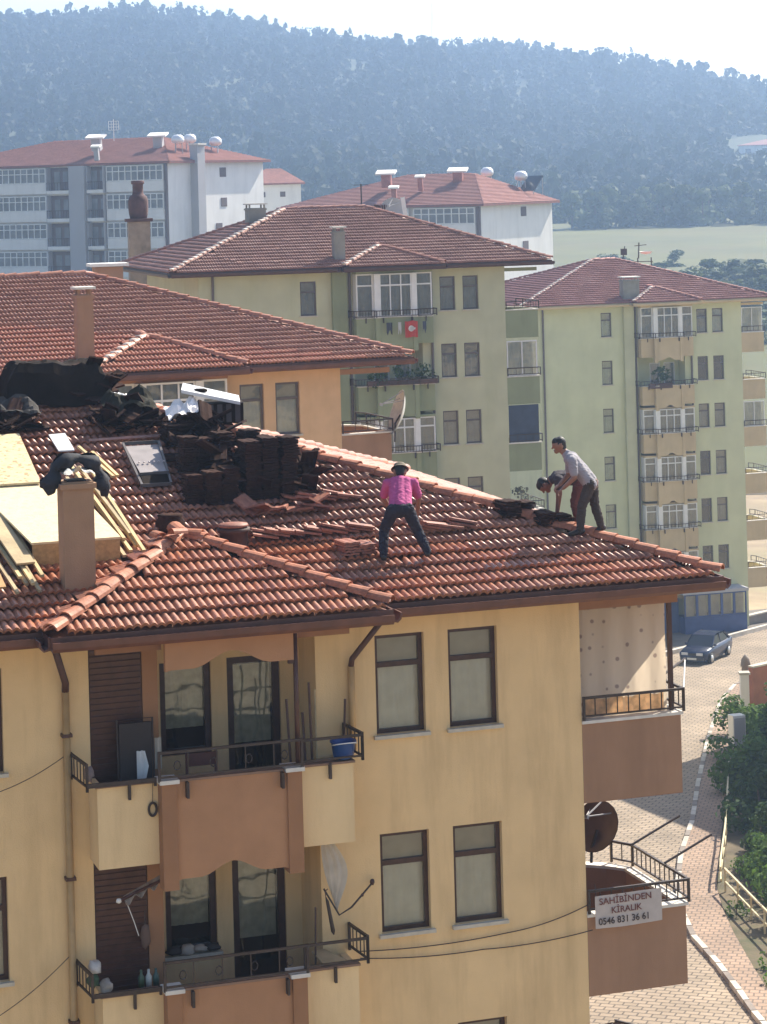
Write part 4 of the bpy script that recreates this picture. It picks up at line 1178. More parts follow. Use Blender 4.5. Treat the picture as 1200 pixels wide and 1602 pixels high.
# kerb stones, each a stone
KST = mat('kerb_stone', (.50, .45, .38), .85, .25, 1.5, .3, 15)
KSD = mat('kerb_stone_dark', (.22, .18, .15), .85, .25, 1.5, .3, 15)
kb = link('kerb', None, kind='structure')
i = 0
for p, q in zip(kerb, kerb[1:]):
    p, q = Vector((*p, 0)), Vector((*q, 0)); k = max(1, int((q - p).length / .8))
    for j in range(k):
        c, e = p.lerp(q, j / k), p.lerp(q, (j + .93) / k)
        d = (e - c).normalized(); nn = Vector((d.y, -d.x, 0)) * .09
        if nn.x < 0: nn = -nn
        z = ground_z(c.x, c.y); zz = ground_z(e.x, e.y); hh = .17 + rnd.uniform(-.015, .015)
        V = [(c - nn) + Vector((0, 0, z)), (c + nn) + Vector((0, 0, z)), (e + nn) + Vector((0, 0, zz)), (e - nn) + Vector((0, 0, zz))]
        V += [v + Vector((0, 0, hh)) for v in V]
        MB().add(V, [(4, 5, 6, 7), (0, 1, 5, 4), (1, 2, 6, 5), (2, 3, 7, 6), (3, 0, 4, 7)]).build('kerb_stone', KST if i % 3 else KSD, kb); i += 1
strip('far_pavement', W2([(27, 121.9), (21.5, 119.2), (14.9, 112.1), (10.4, 108.2)]), W2([(28, 127), (20, 124.0), (10, 121.5), (2, 119)]), .16, mat('asphalt_pavement', (.13, .11, .095), .9, .25, 1, .3, 12))
b = MB()
fk = W2([(27, 121.8), (21.6, 119.1), (15.0, 112.0), (10.5, 108.1)])
for p, q in zip(fk, fk[1:]):
    b.bar((*p, ground_z(*p) + .12), (*q, ground_z(*q) + .12), .25, .28)
b.build('far_kerb', KST, kind='structure')
t = thing('low_wall', 'low pale wall along the pavement in front of the lime green building', 'wall', (0, 0, 0))
b = MB(); b.bar((18.9, 118.6 * DS, -2.2), (26, 123.5 * DS, -2.0), .25, .7); b.build('wall', KSD, t); b = MB(); b.bar((18.9, 118.6 * DS, -1.82), (26, 123.5 * DS, -1.62), .34, .08); b.build('coping', KST, t)

# ------------------------------------------------------------------ the parked car
def make_car(loc, rz):
    t = thing('parked_car', 'dark blue saloon car parked at the bend of the street', 'car', loc, rz)
    P_ = mat('dark_blue_car_paint', (.008, .016, .05), .25, .08, 2, spec=.5)
    L_, W_ = 4.25, 1.68
    b = MB()
    def sect(x, pts):                      # half section (y,z) mirrored
        return [(x, y, z) for y, z in pts] + [(x, -y, z) for y, z in reversed(pts)]
    prof = [(-2.12, .30, .52, .62, .66), (-2.05, .22, .56, .74, .74), (-1.3, .20, .58, .82, .80), (-.75, .20, .6, .88, .82), (0, .20, .6, .90, .83), (.9, .20, .6, .90, .83), (1.45, .21, .62, .93, .82), (2.0, .24, .6, .92, .78), (2.12, .34, .56, .84, .72)]
    S = [sect(x, [(0, z0), (w_ * .92, z0), (w_ * 1.0, zm), (w_ * .97, zt - .06), (w_ * .86, zt), (0, zt + .03)]) for x, z0, zm, zt, w_ in prof]
    n = len(S[0])
    V = [p for s_ in S for p in s_]
    F = [(i * n + j, i * n + (j + 1) % n, (i + 1) * n + (j + 1) % n, (i + 1) * n + j) for i in range(len(S) - 1) for j in range(n)] + [tuple(range(n - 1, -1, -1)), tuple((len(S) - 1) * n + j for j in range(n))]
    b.add(V, F, True); b.build('body', P_, t)
    c = MB()
    cab = [(-.95, .86, .74), (-.30, 1.32, .62), (.15, 1.40, .60), (.85, 1.38, .60), (1.1, 1.33, .60), (1.62, .92, .72)]
    roofp = [(x, y, z) for x, z, y in cab]; V = []
    for x, z, y in cab: V += [(x, -y, z), (x, y, z)]
    V += [(-.9, -.76, .80), (-.9, .76, .80), (1.6, -.76, .84), (1.6, .76, .84)]
    r = MB(); r.add([(-.36, -.625, 1.33), (-.36, .625, 1.33), (.15, .60, 1.41), (.15, -.60, 1.41), (.85, .60, 1.39), (.85, -.60, 1.39), (1.14, .61, 1.325), (1.14, -.61, 1.325)],
                    [(0, 3, 2, 1), (3, 5, 4, 2), (5, 7, 6, 4)], True)
    for y in (-1, 1):
        r.bar((-1.0, .735 * y, .88), (-.33, .62 * y, 1.33), .06); r.bar((.35, .70 * y, .90), (.35, .60 * y, 1.38), .06); r.bar((1.65, .72 * y, .92), (1.1, .61 * y, 1.34), .09)
    r.build('roof', P_, t)
    GL_ = mat('car_glass', (.012, .014, .018), .08, .05, 2, spec=.8)
    w_ = MB(); w_.add([(-1.0, -.70, .87), (-1.0, .70, .87), (-.37, .60, 1.315), (-.37, -.60, 1.315)], [(0, 3, 2, 1)]); w_.build('windscreen', GL_, t)
    w_ = MB(); w_.add([(1.65, -.70, .91), (1.65, .70, .91), (1.14, .59, 1.31), (1.14, -.59, 1.31)], [(0, 1, 2, 3)]); w_.build('rear_window', GL_, t)
    for y in (-1, 1):
        for x0, x1, u0, u1 in ((-.92, .33, -.36, .33), (.38, 1.55, .38, 1.08)):
            w_ = MB(); w_.add([(x0, .725 * y, .89), (x1, .715 * y, .90), (u1, .612 * y, 1.31), (u0, .612 * y, 1.31)], [(0, 1, 2, 3) if y < 0 else (0, 3, 2, 1)]); w_.build('side_window', GL_, t)
        for x in (-1.32, 1.28):
            wl = MB(); wl.tube([(x, .66 * y, .30), (x, .84 * y, .30)], .30, 16); wo = wl.build('wheel', mat('tyre_rubber', (.015, .015, .015), .8), t)
            rm_ = MB(); rm_.tube([(x, .80 * y, .30), (x, .85 * y, .30)], .19, 12); rm_.build('rim', mat('alloy', (.5, .5, .5), .3, metal=.6), wo)
        h = MB(); h.box(-2.13, -2.06, .42 * y - .18, .42 * y + .18, .56, .69); h.build('headlight', mat('lamp_glass', (.6, .6, .62), .1), t)
        h = MB(); h.box(2.06, 2.14, .45 * y - .16, .45 * y + .16, .6, .78); h.build('tail_light', mat('tail_red', (.3, .01, .01), .2), t)
        h = MB(); h.box(-.85, -.70, .82 * y - .06, .82 * y + .06, .88, .98); h.build('mirror', P_, t)
    h = MB(); h.box(-2.16, -2.04, -.66, .66, .30, .44); h.build('bumper', mat('bumper_grey', (.05, .05, .055), .5), t)
    h = MB(); h.box(-2.14, -2.07, -.22, .22, .55, .66); h.build('grille', mat('grille', (.02, .02, .02), .4), t)
    h = MB(); h.box(-2.175, -2.16, -.26, .26, .33, .43); h.build('number_plate', WHT, t)
    return t
make_car((16.75, 110.55 * DS, ground_z(16.7, 110.5 * DS) + .03), R(62))

# ------------------------------------------------------------------ garden on the right of the street
def fence_run(t, pts, h, m, posts=1.3):
    for p, q in zip(pts, pts[1:]):
        p = Vector((*p, ground_z(*p) + .1)); q = Vector((*q, ground_z(*q) + .1))
        MB().bar(p + Vector((0, 0, h)), q + Vector((0, 0, h)), .06, .06).build('rail', m, t)
        MB().bar(p + Vector((0, 0, h * .45)), q + Vector((0, 0, h * .45)), .05, .05).build('rail', m, t)
        k = max(1, int((q - p).length / posts))
        for i in range(k):
            c = p.lerp(q, i / k); MB().bar(c, c + Vector((0, 0, h + .03)), .06, .06).build('post', m, t)
PALE = mat('pale_painted_rail', (.58, .50, .30), .6, .2, 3)
t = thing('garden_fence', 'long pale rail fence along the garden edge of the sidewalk', 'fence'); fence_run(t, W2([(13.8, 85.5), (12.9, 80.5), (11.9, 75.0), (11.0, 70.6), (10.85, 69.7)]), .75, PALE, 1.6)
t = thing('corner_fence', 'short cream rail fence above the soil bed at the bottom right', 'fence'); fence_run(t, W2([(10.95, 69.4), (11.3, 66.4), (11.65, 63.6), (12.2, 60.5)]), .8, PALE, 1.5)
SOILM = mat('garden_soil', (.12, .09, .05), .95, .3, 1.5, .6, 8, .8, (.05, .07, .02), stain_scale=.6)
strip('garden_bed', [(w_[0] + .02, w_[1]) for w_ in walk[3:]], [(w_[0] + 9, w_[1] + 2.5) for w_ in walk[3:]], .10, SOILM)
RW = mat('rust_orange_wall', (.30, .115, .06), .85, .12, 1.5, .3, 20, .3)
t = thing('garden_wall', 'rust orange garden wall behind the white gate post', 'wall'); 
b = MB(); b.bar((16.9, 97.7 * DS, -.8), (22.5, 101.5 * DS, -.7), .25, 2.6); b.build('wall', RW, t); b = MB(); b.bar((16.9, 97.7 * DS, .53), (22.5, 101.5 * DS, .63), .34, .08); b.build('coping', KST, t)
t = thing('gate_post', 'white painted gate post at the end of the rust orange wall', 'post', (16.45, 96.9 * DS, -1.6)); MB().box(-.2, .2, -.2, .2, 0, 2.0).build('post', FW, t); MB().box(-.26, .26, -.26, .26, 2.0, 2.1).build('cap', KST, t)
t = thing('street_bollard', 'dark stone bollard beyond the white gate post', 'bollard', (17.2, 100.8 * DS, -1.7)); MB().lathe([(.22, 0), (.2, 1.5), (.26, 1.55), (.2, 1.9), (.05, 2.1)], 10).build('shaft', KSD, t)
t = thing('white_cabinet', 'white metal cabinet beside the garden fence', 'cabinet', (14.9, 90.0 * DS, -1.2), R(20)); MB().box(-.3, .3, -.25, .25, 0, 1.5).build('box', FW, t); MB().box(-.26, .26, -.27, -.252, .1, 1.4).build('door', FG, t)
gb = [crown(400 + i, 2.5, 1.75, 2300, .24, False, .0) for i in range(4)]
gb_me = [[np_mesh('crown', V, Q, m_) for V, Q in gb] for m_ in (LEAF_G, LEAF_S)]
stem = MB().tube([(0, 0, -.3), (.1, 0, .8), (.15, .1, 1.6)], [.10, .07, .03], 6).mesh('stem', BARK)
for i, (x, y, k, mi) in enumerate([(15.6, 92.5, .75, 0), (17.3, 93.0, .9, 0), (15.0, 87.5, .85, 0), (16.8, 87, 1.05, 1), (14.3, 82.2, .9, 0), (15.8, 81.5, 1.2, 1), (13.7, 77.3, 1.0, 1), (15.3, 76.0, 1.25, 1), (13.0, 73.2, .9, 1), (14.4, 71.5, 1.2, 1), (13.1, 69.0, .95, 0), (12.9, 66.2, .8, 1), (14.2, 66.5, 1.1, 0), (17.2, 79, 1.3, 1), (16.2, 71, 1.3, 1), (12.4, 71.0, .6, 0)]):
    lab = ['bright leafy shrub below the rust orange wall', 'leafy shrub against the foot of the rust orange wall', 'bright shrub by the white cabinet', 'dark tall shrub behind the white cabinet', 'bright shrub halfway along the pale garden fence', 'large dark shrub behind the bright one along the garden fence', 'dark shrub leaning on the pale garden fence', 'large dark shrub in the middle of the garden', 'small dark shrub by the lower end of the pale garden fence', 'large dark shrub above the cream corner fence', 'bright shrub over the corner fence', 'dark shrub behind the cream corner fence', 'bright shrub behind the cream corner fence at the picture edge', 'tallest dark shrub at the far side of the garden', 'tall dark shrub at the far side of the lower garden', 'lowest bright shrub between the two garden fences'][i]
    t = thing('garden_shrub', lab, 'shrub', (x, y * DS, ground_z(x, y * DS) + .05), rnd.random() * 6, 'shrubs in the garden by the street')
    link('crown', gb_me[mi][i % 4], t); link('stem', stem, t); t.scale = (k, k, k * .9)
wm = crown(450, .5, .35, 60, .16, False, .02)
wme = np_mesh('leaves', wm[0], wm[1], LEAF_G)
for i, (x, y) in enumerate([(10.9, 66.9), (11.05, 61.9), (10.95, 60.5)]):
    t = thing('weed_clump', ['leafy weed clump in the soil bed below the cream fence', 'dry weed clump at the bend of the sidewalk, bottom right', 'lowest weed clump at the bottom right edge'][i], 'plant', (x, y * DS, ground_z(x, y * DS) + .1)); link('leaves', wme, t); MB().tube([(0, 0, -.05), (0, 0, .3)], .02, 4).build('stem', BARK, t)
# the house standing to the right outside the picture: its shade lies across street and garden
t = thing('neighbour_house', 'plain rendered house to the right of the street', 'building', (19.4, 95.0 * DS, -2.5), R(20))
MB().box(.0, 12, -15, 0, 0, 18.0).build('wall', LIM, t)
rf = MB(); V = [(-.1, -15.1, 18.0), (12.6, -15.6, 18.0), (12.6, .1, 18.0), (-.1, .1, 18.0), (6, -9, 20.2), (6, -6, 20.2)]
rf.add(V, [(0, 1, 4), (1, 2, 5, 4), (2, 3, 5), (3, 0, 4, 5), (3, 2, 1, 0)]); rf.build('roof', TILE_F, t)
for k in range(5):
    for j in range(3): MB().box(-.03, -.003, -3 - j * 4.4, -1.8 - j * 4.4, 2.2 + k * 2.9, 3.7 + k * 2.9).build('window', FBR, t)
# ------------------------------------------------------------------ on the roof under repair
MM = main['M']; YAW = R(18.0)
def ml(a, b, z): return MM @ Vector((a * 1.013, b, z))
def mr(a, b, z): return MM @ Vector((a * 1.0026 + .0625 * b - .04, b * 1.039 + .02, z))
def rs(a, b): return roofz(b) + .085                 # top of the laid tiles
def rthing(name, label, cat, a, b, dz=0, rz=0, group=None):
    return thing(name, label, cat, mr(a, b, rs(a, b * 1.039 + .02) + dz), YAW + rz, group)
SOOT = tile_mat('sooty_old_tile', (.055, .024, .016), (.030, .015, .011), (.016, .011, .009), .85, .6, .12)
OLDT = tile_mat('old_red_tile', (.36, .13, .075), (.27, .095, .06), (.13, .075, .055), .5, .6)
LUMB = mat('raw_lumber', (.60, .44, .22), .8, .2, 3, .3, 30)
LUMB2 = mat('raw_lumber_grey', (.45, .34, .19), .8, .25, 3, .3, 30)
def osb_mat(name, c, fleck, amt):
    m = mat(name, c, .75, .10, 9, .2, 40)
    nt = m.node_tree; N, L = nt.nodes, nt.links
    src = N['Principled BSDF'].inputs['Base Color'].links[0].from_socket
    v = N.new('ShaderNodeTexVoronoi'); v.inputs['Scale'].default_value = 22
    g_ = N.new('ShaderNodeNewGeometry'); L.new(g_.outputs['Position'], v.inputs['Vector'])
    s_ = N.new('ShaderNodeSeparateColor'); L.new(v.outputs['Color'], s_.inputs[0])
    r = N.new('ShaderNodeMapRange'); r.inputs['From Min'].default_value = .72; r.inputs['From Max'].default_value = .95; r.inputs['To Max'].default_value = amt
    L.new(s_.outputs[0], r.inputs['Value'])
    mx = N.new('ShaderNodeMix'); mx.data_type = 'RGBA'; L.new(r.outputs['Result'], mx.inputs['Factor']); L.new(src, mx.inputs['A']); mx.inputs['B'].default_value = (*fleck, 1)
    L.new(mx.outputs['Result'], N['Principled BSDF'].inputs['Base Color'])
    return m
OSB1 = osb_mat('speckled_board', (.64, .50, .28), (.33, .21, .09), .8)
OSB2 = osb_mat('pale_board', (.70, .56, .34), (.55, .42, .24), .5)
OSBE = mat('board_edge', (.42, .27, .12), .85, .2, 20)

# tile stacks: real tiles, each its own piece
def stack_tile(m, name='tile'):
    b = MB(); n = 6; w_, l_, th = .24, .40, .030
    top = [(w_ * i / n, th + .012 * math.sin(math.pi * 2 * i / n * 1.0 + .5) ** 2) for i in range(n + 1)]
    V = [(x - w_ / 2, 0, z) for x, z in top] + [(x - w_ / 2, l_, z) for x, z in top] + [(x - w_ / 2, 0, z - th) for x, z in top] + [(x - w_ / 2, l_, z - th) for x, z in top]
    k = n + 1; F = []
    for i in range(n):
        F += [(i, i + 1, k + i + 1, k + i), (2 * k + i, 2 * k + i + 1, i + 1, i), (k + i, k + i + 1, 3 * k + i + 1, 3 * k + i)]
    F += [(0, k, 3 * k, 2 * k), (n, 2 * k + n, 3 * k + n, k + n)]
    b.add(V, F); return b.mesh(name, m)
ST_S, ST_O = stack_tile(SOOT), stack_tile(OLDT)
def tile_stack(label, a, b, cols, layers, m, dz=0, rz=0, group='stacks of old tiles on the roof', messy=.02, depth=1, pitch=.038):
    t = rthing('tile_stack', label, 'tile stack', a, b, dz, rz, group)
    for c in range(cols):
        cy_, cr_ = rnd.uniform(-.06, .06), rnd.uniform(-.07, .07)
        for d in range(depth):
            L_ = layers[c] if isinstance(layers, (list, tuple)) else layers
            for k in range(L_):
                o = link('tile', m, t)
                z = k * pitch - KM * 0
                o.location = (c * .255 + rnd.uniform(-messy, messy) + cr_ * .04 * k, cy_ + d * .42 + rnd.uniform(-messy, messy), z + .01)
                o.rotation_euler = (rnd.uniform(-.02, .02), rnd.uniform(-.03, .03), cr_ + rnd.uniform(-.06, .06))
    return t
# the tall black stack beside the hip, and the lower ones left of and behind it
tile_stack('tall square stack of sooty tiles, nearest the hip', -4.12, 2.45, 3, [23, 24, 24], ST_S, messy=.022)
tile_stack('long lower stack of sooty tiles left of the tall square stack', -5.02, 2.40, 3, [12, 13, 14], ST_S, messy=.02)
tile_stack('stack of sooty tiles in the second row, behind the long lower stack', -4.95, 3.25, 3, [17, 16, 18], ST_S, messy=.03)
tile_stack('stack of sooty tiles behind the tall square one, stepping down to the hip', -4.05, 3.1, 3, [20, 17, 12], ST_S, messy=.03)
tile_stack('low stack of sooty tiles below the white plastic sheet', -5.0, 4.4, 3, [9, 12, 11], ST_S, messy=.03)
tile_stack('few red tiles lying loose behind the tall sooty stack', -3.75, 3.95, 2, [4, 3], ST_O, dz=.1, messy=.06)
tile_stack('stack of sooty tiles at the ridge, under the black crate', -4.55, 4.95, 3, [2, 2, 2], ST_S, messy=.03)
tile_stack('scattered dark tiles along the ridge, left of the stacks', -5.95, 5.25, 3, [7, 9, 6], ST_S, messy=.07)
tile_stack('low heap of dark tiles left of the white arch, nearest the speckled board', -8.0, 5.3, 4, [6, 7, 5, 3], ST_S, messy=.08)
tile_stack('second heap of dark tiles at the left picture edge', -8.6, 4.9, 3, [8, 7, 6], ST_S, messy=.08)
# tiles thrown down on and around the stacks
def tile_heap(label, a, b, sx, sy, h, n, m, seed):
    t = rthing('tile_heap', label, 'tile heap', a, b, 0, 0, 'heaps of old tiles on the roof')
    q = random.Random(seed)
    for i in range(n):
        o = link('tile', m, t)
        u, v = q.uniform(-1, 1), q.uniform(-1, 1); k = max(0, 1 - u * u * .8 - v * v * .6)
        o.location = (u * sx, v * sy, v * sy * KM + h * k * q.random() + .02)
        o.rotation_euler = (math.atan(KM) + q.uniform(-.5, .5), q.uniform(-.5, .5), q.uniform(-3.1, 3.1))
    return t
tile_heap('loose sooty tiles thrown over the gap between the two front stacks', -4.25, 2.9, .5, .3, .85, 20, ST_S, 1)
tile_heap('loose sooty tiles slumped over the rear stacks below the white sheet', -4.5, 4.0, .5, .4, .8, 24, ST_S, 2)
tile_heap('loose sooty tiles sliding down right of the tall stack', -3.35, 3.0, .22, .55, .35, 18, ST_S, 3)
tile_heap('dark heap of broken tiles at the left edge below the black pile', -8.0, 5.5, .8, .35, .26, 42, ST_S, 4)
tile_heap('dark heap of broken tiles along the ridge, under the tarpaulin', -5.45, 5.2, .5, .3, .28, 24, ST_S, 5)
tile_heap('dark tiles heaped on the right shoulder of the black pile', -5.95, 6.35, .28, .25, .5, 22, ST_S, 6)
tile_heap('few red tiles lying loose below the tall stack', -3.7, 2.1, .7, .12, .05, 9, ST_O, 7)
# rows of single old tiles leaning flat across the courses
def tile_row(label, a0, a1, b, m, n=None, tilt=.35, dz=0):
    t = rthing('tile_row', label, 'row of tiles', a0, b, dz, 0, 'rows of loose tiles laid across the roof')
    n = n or int((a1 - a0) / .2)
    for i in range(n):
        for k in range(2 if rnd.random() < .75 else 1):
            o = link('tile', m, t)
            o.location = ((a1 - a0) * (i + .5) / n + rnd.uniform(-.02, .02), rnd.uniform(-.03, .03), .0 + k * .04)
            o.rotation_euler = (math.atan(KM) - tilt * .3 + rnd.uniform(-.05, .05), rnd.uniform(-.08, .08), R(90) + rnd.uniform(-.12, .12))
    return t
tile_row('upper row of loose red tiles, left of the man in pink', -3.45, -2.45, 2.35, ST_O)
tile_row('long lower row of loose red tiles, ending at the man in pink', -4.2, -2.55, 1.32, ST_O)
tile_row('row of loose red tiles to the right of the man in pink', -1.85, -1.0, 1.2, ST_O)
tile_stack('short pile of red tiles at the left foot of the man in pink', -3.15, .62, 2, [5, 4], ST_O, messy=.03)
# broken dark stack on the hip below the two workers
tile_stack('sooty tile stack on the hip by the bending worker, upper part', -.45, 1.42, 2, [6, 5], ST_S, messy=.03)
tile_stack('sooty tile stack on the hip by the bending worker, lower part', .0, 1.05, 2, [5, 4], ST_S, messy=.03)

# black covered pile and white arch on the ridge
BLK = mat('black_plastic', (.020, .013, .009), .9, .3, 3, .4, 9, spec=.1)
t = rthing('covered_pile', 'big pile under black plastic standing on the ridge at the left', 'covered pile', -6.55, 6.45, -.1)
b = MB(); n = 22; m_ = 12; G_ = []
for i in range(n + 1):
    row = []
    for j in range(m_ + 1):
        u, v = i / n, j / m_
        x = (u - .5) * 1.75; y = (v - .5) * 1.0
        e = min(1, min(u, 1 - u) * 9) * min(1, min(v, 1 - v) * 7)
        h = .72 * e ** .5 * (1 - .12 * u) + .09 * mnoise.noise(Vector((x * 3, y * 3, 2))) + .04 * mnoise.noise(Vector((x * 9, y * 9, 5)))
        row.append((x * (1 + .04 * math.sin(j * 2)), y, max(h, -.05)))
    G_.append(row)
b.sheet(G_, False); b.build('plastic_sheet', BLK, t)
b = MB(); 
for i in range(7): b.bar((-.75 + i * .22 + .1 * rnd.random(), -.2 + .3 * rnd.random(), .55 + .1 * rnd.random()), (-.5 + i * .2 + .15 * rnd.random(), .1 + .2 * rnd.random(), .60 + .12 * rnd.random()), .2, .03)
b.build('tiles_on_top', SOOT, t, kind='stuff')
t = rthing('plastic_arch', 'curved white plastic piece lying on the ridge in front of the black pile', 'plastic arch', -6.3, 6.0, .05)
b = MB(); G_ = [[(.25 * math.cos(math.pi * i / 12), y, .19 * math.sin(math.pi * i / 12) + .02 * math.sin(i)) for y in (0, .12, .25)] for i in range(13)]
b.sheet(G_); b.sheet([[(p[0] * .8, p[1], p[2] * .75) for p in r_] for r_ in G_]); b.build('arch', mat('grey_white_plastic', (.60, .56, .52), .5), t)
# crate with white sheets
t = rthing('black_crate', 'black crate with a white board on top, on the stacks by the ridge', 'crate', -4.62, 5.0, .08, R(-12))
b = MB(); b.box(0, .85, 0, .5, 0, .32); b.build('box', BLK, t)
for i in range(6):
    b = MB(); b.box(.02 + i * .14, .10 + i * .14, -.02, -.002, .02, .30); b.build('slat', mat('dark_slat', (.06, .05, .05), .6), t)
b = MB(); b.add([(-.12, -.10, .56), (.80, -.08, .34), (.80, .42, .40), (-.08, .40, .63), (-.12, -.10, .51), (.80, -.08, .29), (.80, .42, .35), (-.08, .40, .58)], [(0, 1, 2, 3), (7, 6, 5, 4), (0, 4, 5, 1), (1, 5, 6, 2), (2, 6, 7, 3), (3, 7, 4, 0)]); b.build('white_board', mat('white_sheet', (.62, .61, .60), .4, .06, 4), t)
b = MB(); b.blob((.18, .1, .52), (.12, .08, .04), 3); b.build('black_clump', BLK, t)
def crumple(name, label, cat, a, b_, dz, sx, sy, m, seed, h=.16, rz=0):
    t = rthing(name, label, cat, a, b_, dz, rz)
    q = MB(); n = 16
    G_ = [[((i / n - .5) * sx, (j / n - .5) * sy, h * (.55 + mnoise.noise(Vector((i * .2 + seed, j * .2, seed))) + .25 * mnoise.noise(Vector((i * .5 + seed, j * .5, 9)))) * (1 - (2 * i / n - 1) ** 4 * .6) + KM * (j / n - .5) * sy) for j in range(n + 1)] for i in range(n + 1)]
    q.sheet(G_, False); q.build('sheet', m, t); return t
WPL = mat('white_plastic_sheet', (.76, .72, .70), .4, .08, 4)
crumple('plastic_sheet', 'crumpled white plastic sheet on the sooty stack in front of the crate', 'plastic sheet', -4.72, 4.75, .32, .62, .5, WPL, 3, .22)
crumple('plastic_sheet', 'small white plastic sack on the dark heap left of the stacks', 'sack', -5.65, 5.55, .28, .34, .26, WPL, 8, .14)
crumple('dark_tarpaulin', 'dark green tarpaulin crumpled over the heap left of the stacks', 'tarpaulin', -5.5, 5.35, .22, .85, .55, mat('dark_green_tarpaulin', (.028, .025, .016), .9, .3, 4, spec=.2), 5, .26)
crumple('grey_rubble', 'grey rubble bags between the board and the black pile', 'rubble', -7.35, 5.75, .10, .9, .5, mat('grey_bag', (.05, .043, .038), .9, .4, 6), 9, .22)
t = rthing('flashing_strip', 'long narrow pinkish flashing strip lying below the ridge', 'strip', -6.25, 4.80, .02)
b = MB(); b.bar((0, 0, 0), (1.38, .02, .01), .06, .03); b.build('strip', mat('pink_metal', (.50, .30, .26), .4), t)
# grey framed panel
t = rthing('framed_panel', 'grey framed panel lying on the tiles left of the stacks', 'panel', -5.72, 3.05, .03)
b = MB(); GP = mat('dusty_grey_panel', (.27, .235, .23), .6, .2, 3)
def on_slope(x, y, dz): return (x, y, KM * y + dz)
b.add([on_slope(.04, .30, .10), on_slope(.44, .30, .10), on_slope(.56, 1.35, .06), on_slope(.05, 1.35, .06)], [(0, 1, 2, 3)]); b.build('sheet', GP, t)
b = MB(); q = [on_slope(.0, 0, .04), on_slope(.44, .0, .04), on_slope(.58, 1.4, .08), on_slope(.02, 1.4, .08)]
for p0, p1 in zip(q, q[1:] + q[:1]): b.bar(p0, p1, .035, .05)
b.bar(on_slope(.02, .28, .09), on_slope(.48, .28, .09), .03, .04); b.build('frame', mat('panel_frame', (.10, .085, .08), .5), t)
b = MB()
for i in range(6): b.blob(on_slope(.10 + i * .075, .62, .115), (.018, .03, .012), i, 6, 4)
b.build('rivets', mat('pale_rivet', (.6, .5, .48), .4), t)
b = MB(); b.add([on_slope(.03, .02, .05), on_slope(.42, .02, .05), on_slope(.44, .26, .08), on_slope(.04, .26, .08)], [(0, 1, 2, 3)]); b.build('lower_sheet', BLK, t)

# boards, battens, chimney rags
t = rthing('sheathing_boards', 'two pale chipboard sheets laid on the roof behind the chimney', 'boards', -7.6, 1.05, 0)
z0 = roofz(1.05) + .085
def plank_box(b, c4, th):
    V = [Vector(p) for p in c4] + [Vector(p) - Vector((0, 0, th)) for p in c4]
    b.add(V, [(0, 1, 2, 3), (7, 6, 5, 4), (0, 4, 5, 1), (1, 5, 6, 2), (2, 6, 7, 3), (3, 7, 4, 0)])
zf = .30
b = MB(); plank_box(b, [(.0, 0, zf), (1.24, .0, zf), (.94, 2.2, KM * 2.2 + .14), (-.42, 2.2, KM * 2.2 + .14)], .03); b.build('pale_board', OSB2, t)
b = MB(); plank_box(b, [(-.55, 2.15, KM * 2.2 + .175), (.52, 2.15, KM * 2.2 + .175), (.54, 4.05, KM * 4.05 + .12), (-.60, 4.05, KM * 4.05 + .12)], .03); b.build('speckled_board', OSB1, t)
b = MB(); b.box(.01, 1.23, .004, .04, -.02, zf - .033); b.build('front_board', OSBE, t)
b = MB()
for x in (.05, .6, 1.18): b.bar((x, .07, -.02), (x - .2, 2.1, KM * 2.1 + .05), .05, .05)
b.build('bearer', LUMB2, t)
def batten(label, a0, b0, a1, b1, dz, w_=.05, m=LUMB, group='loose wooden battens on the roof', name='batten', h_=None):
    t = rthing(name, label, 'batten' if name == 'batten' else 'plank', a0, b0, dz, 0, group)
    q = MB(); q.bar((0, 0, 0), (a1 - a0, b1 - b0, KM * (b1 - b0) + rnd.uniform(-.02, .03)), w_, h_ or w_ * .8); q.build('timber', m, t); return t
bl = 'raw wooden batten in the bundle right of the chimney'
for i in range(6):
    batten(bl, -6.16 + i * .055 - .16, 1.0 + .13 * ((i * 3) % 5), -6.62 + i * .07 + rnd.uniform(-.03, .03), 3.6 + .12 * ((i * 2) % 4), .05 + .05 * (i % 2), .05, LUMB if i % 3 else LUMB2)
batten('short batten lying askew above the bundle, right of the jacket', -6.02, 3.45, -6.22, 4.35, .05, .05)
batten('thin batten crossing the bundle by the jacket', -6.10, 3.35, -6.40, 4.45, .09, .045)
bl2 = 'raw wooden batten in the bundle at the left picture edge'
for i in range(6):
    batten(bl2, -7.90 + i * .075, .22 + .10 * ((i * 3) % 4), -8.22 + i * .09, 2.7 + .15 * (i % 3), .05 + .05 * (i % 2), .05, LUMB if i % 2 else LUMB2)
batten('broad brown plank on top of the left batten bundle', -7.72, .75, -8.02, 3.0, .17, .26, LUMB2, None, 'plank', .03)
batten('orange plank standing at the far left picture edge', -8.12, .2, -8.22, 2.4, .14, .14, mat('orange_plank', (.46, .26, .10), .8, .2, 6), None, 'plank', .03)
t = rthing('white_offcut', 'small white board offcut behind the jacket on the chimney', 'offcut', -6.76, 4.34, .06)
b = MB(); plank_box(b, [(-.02, 0, .03), (.22, -.02, .03), (.20, .62, KM * .62 + .03), (-.06, .60, KM * .6 + .03)], .02); b.build('board', WHT, t)
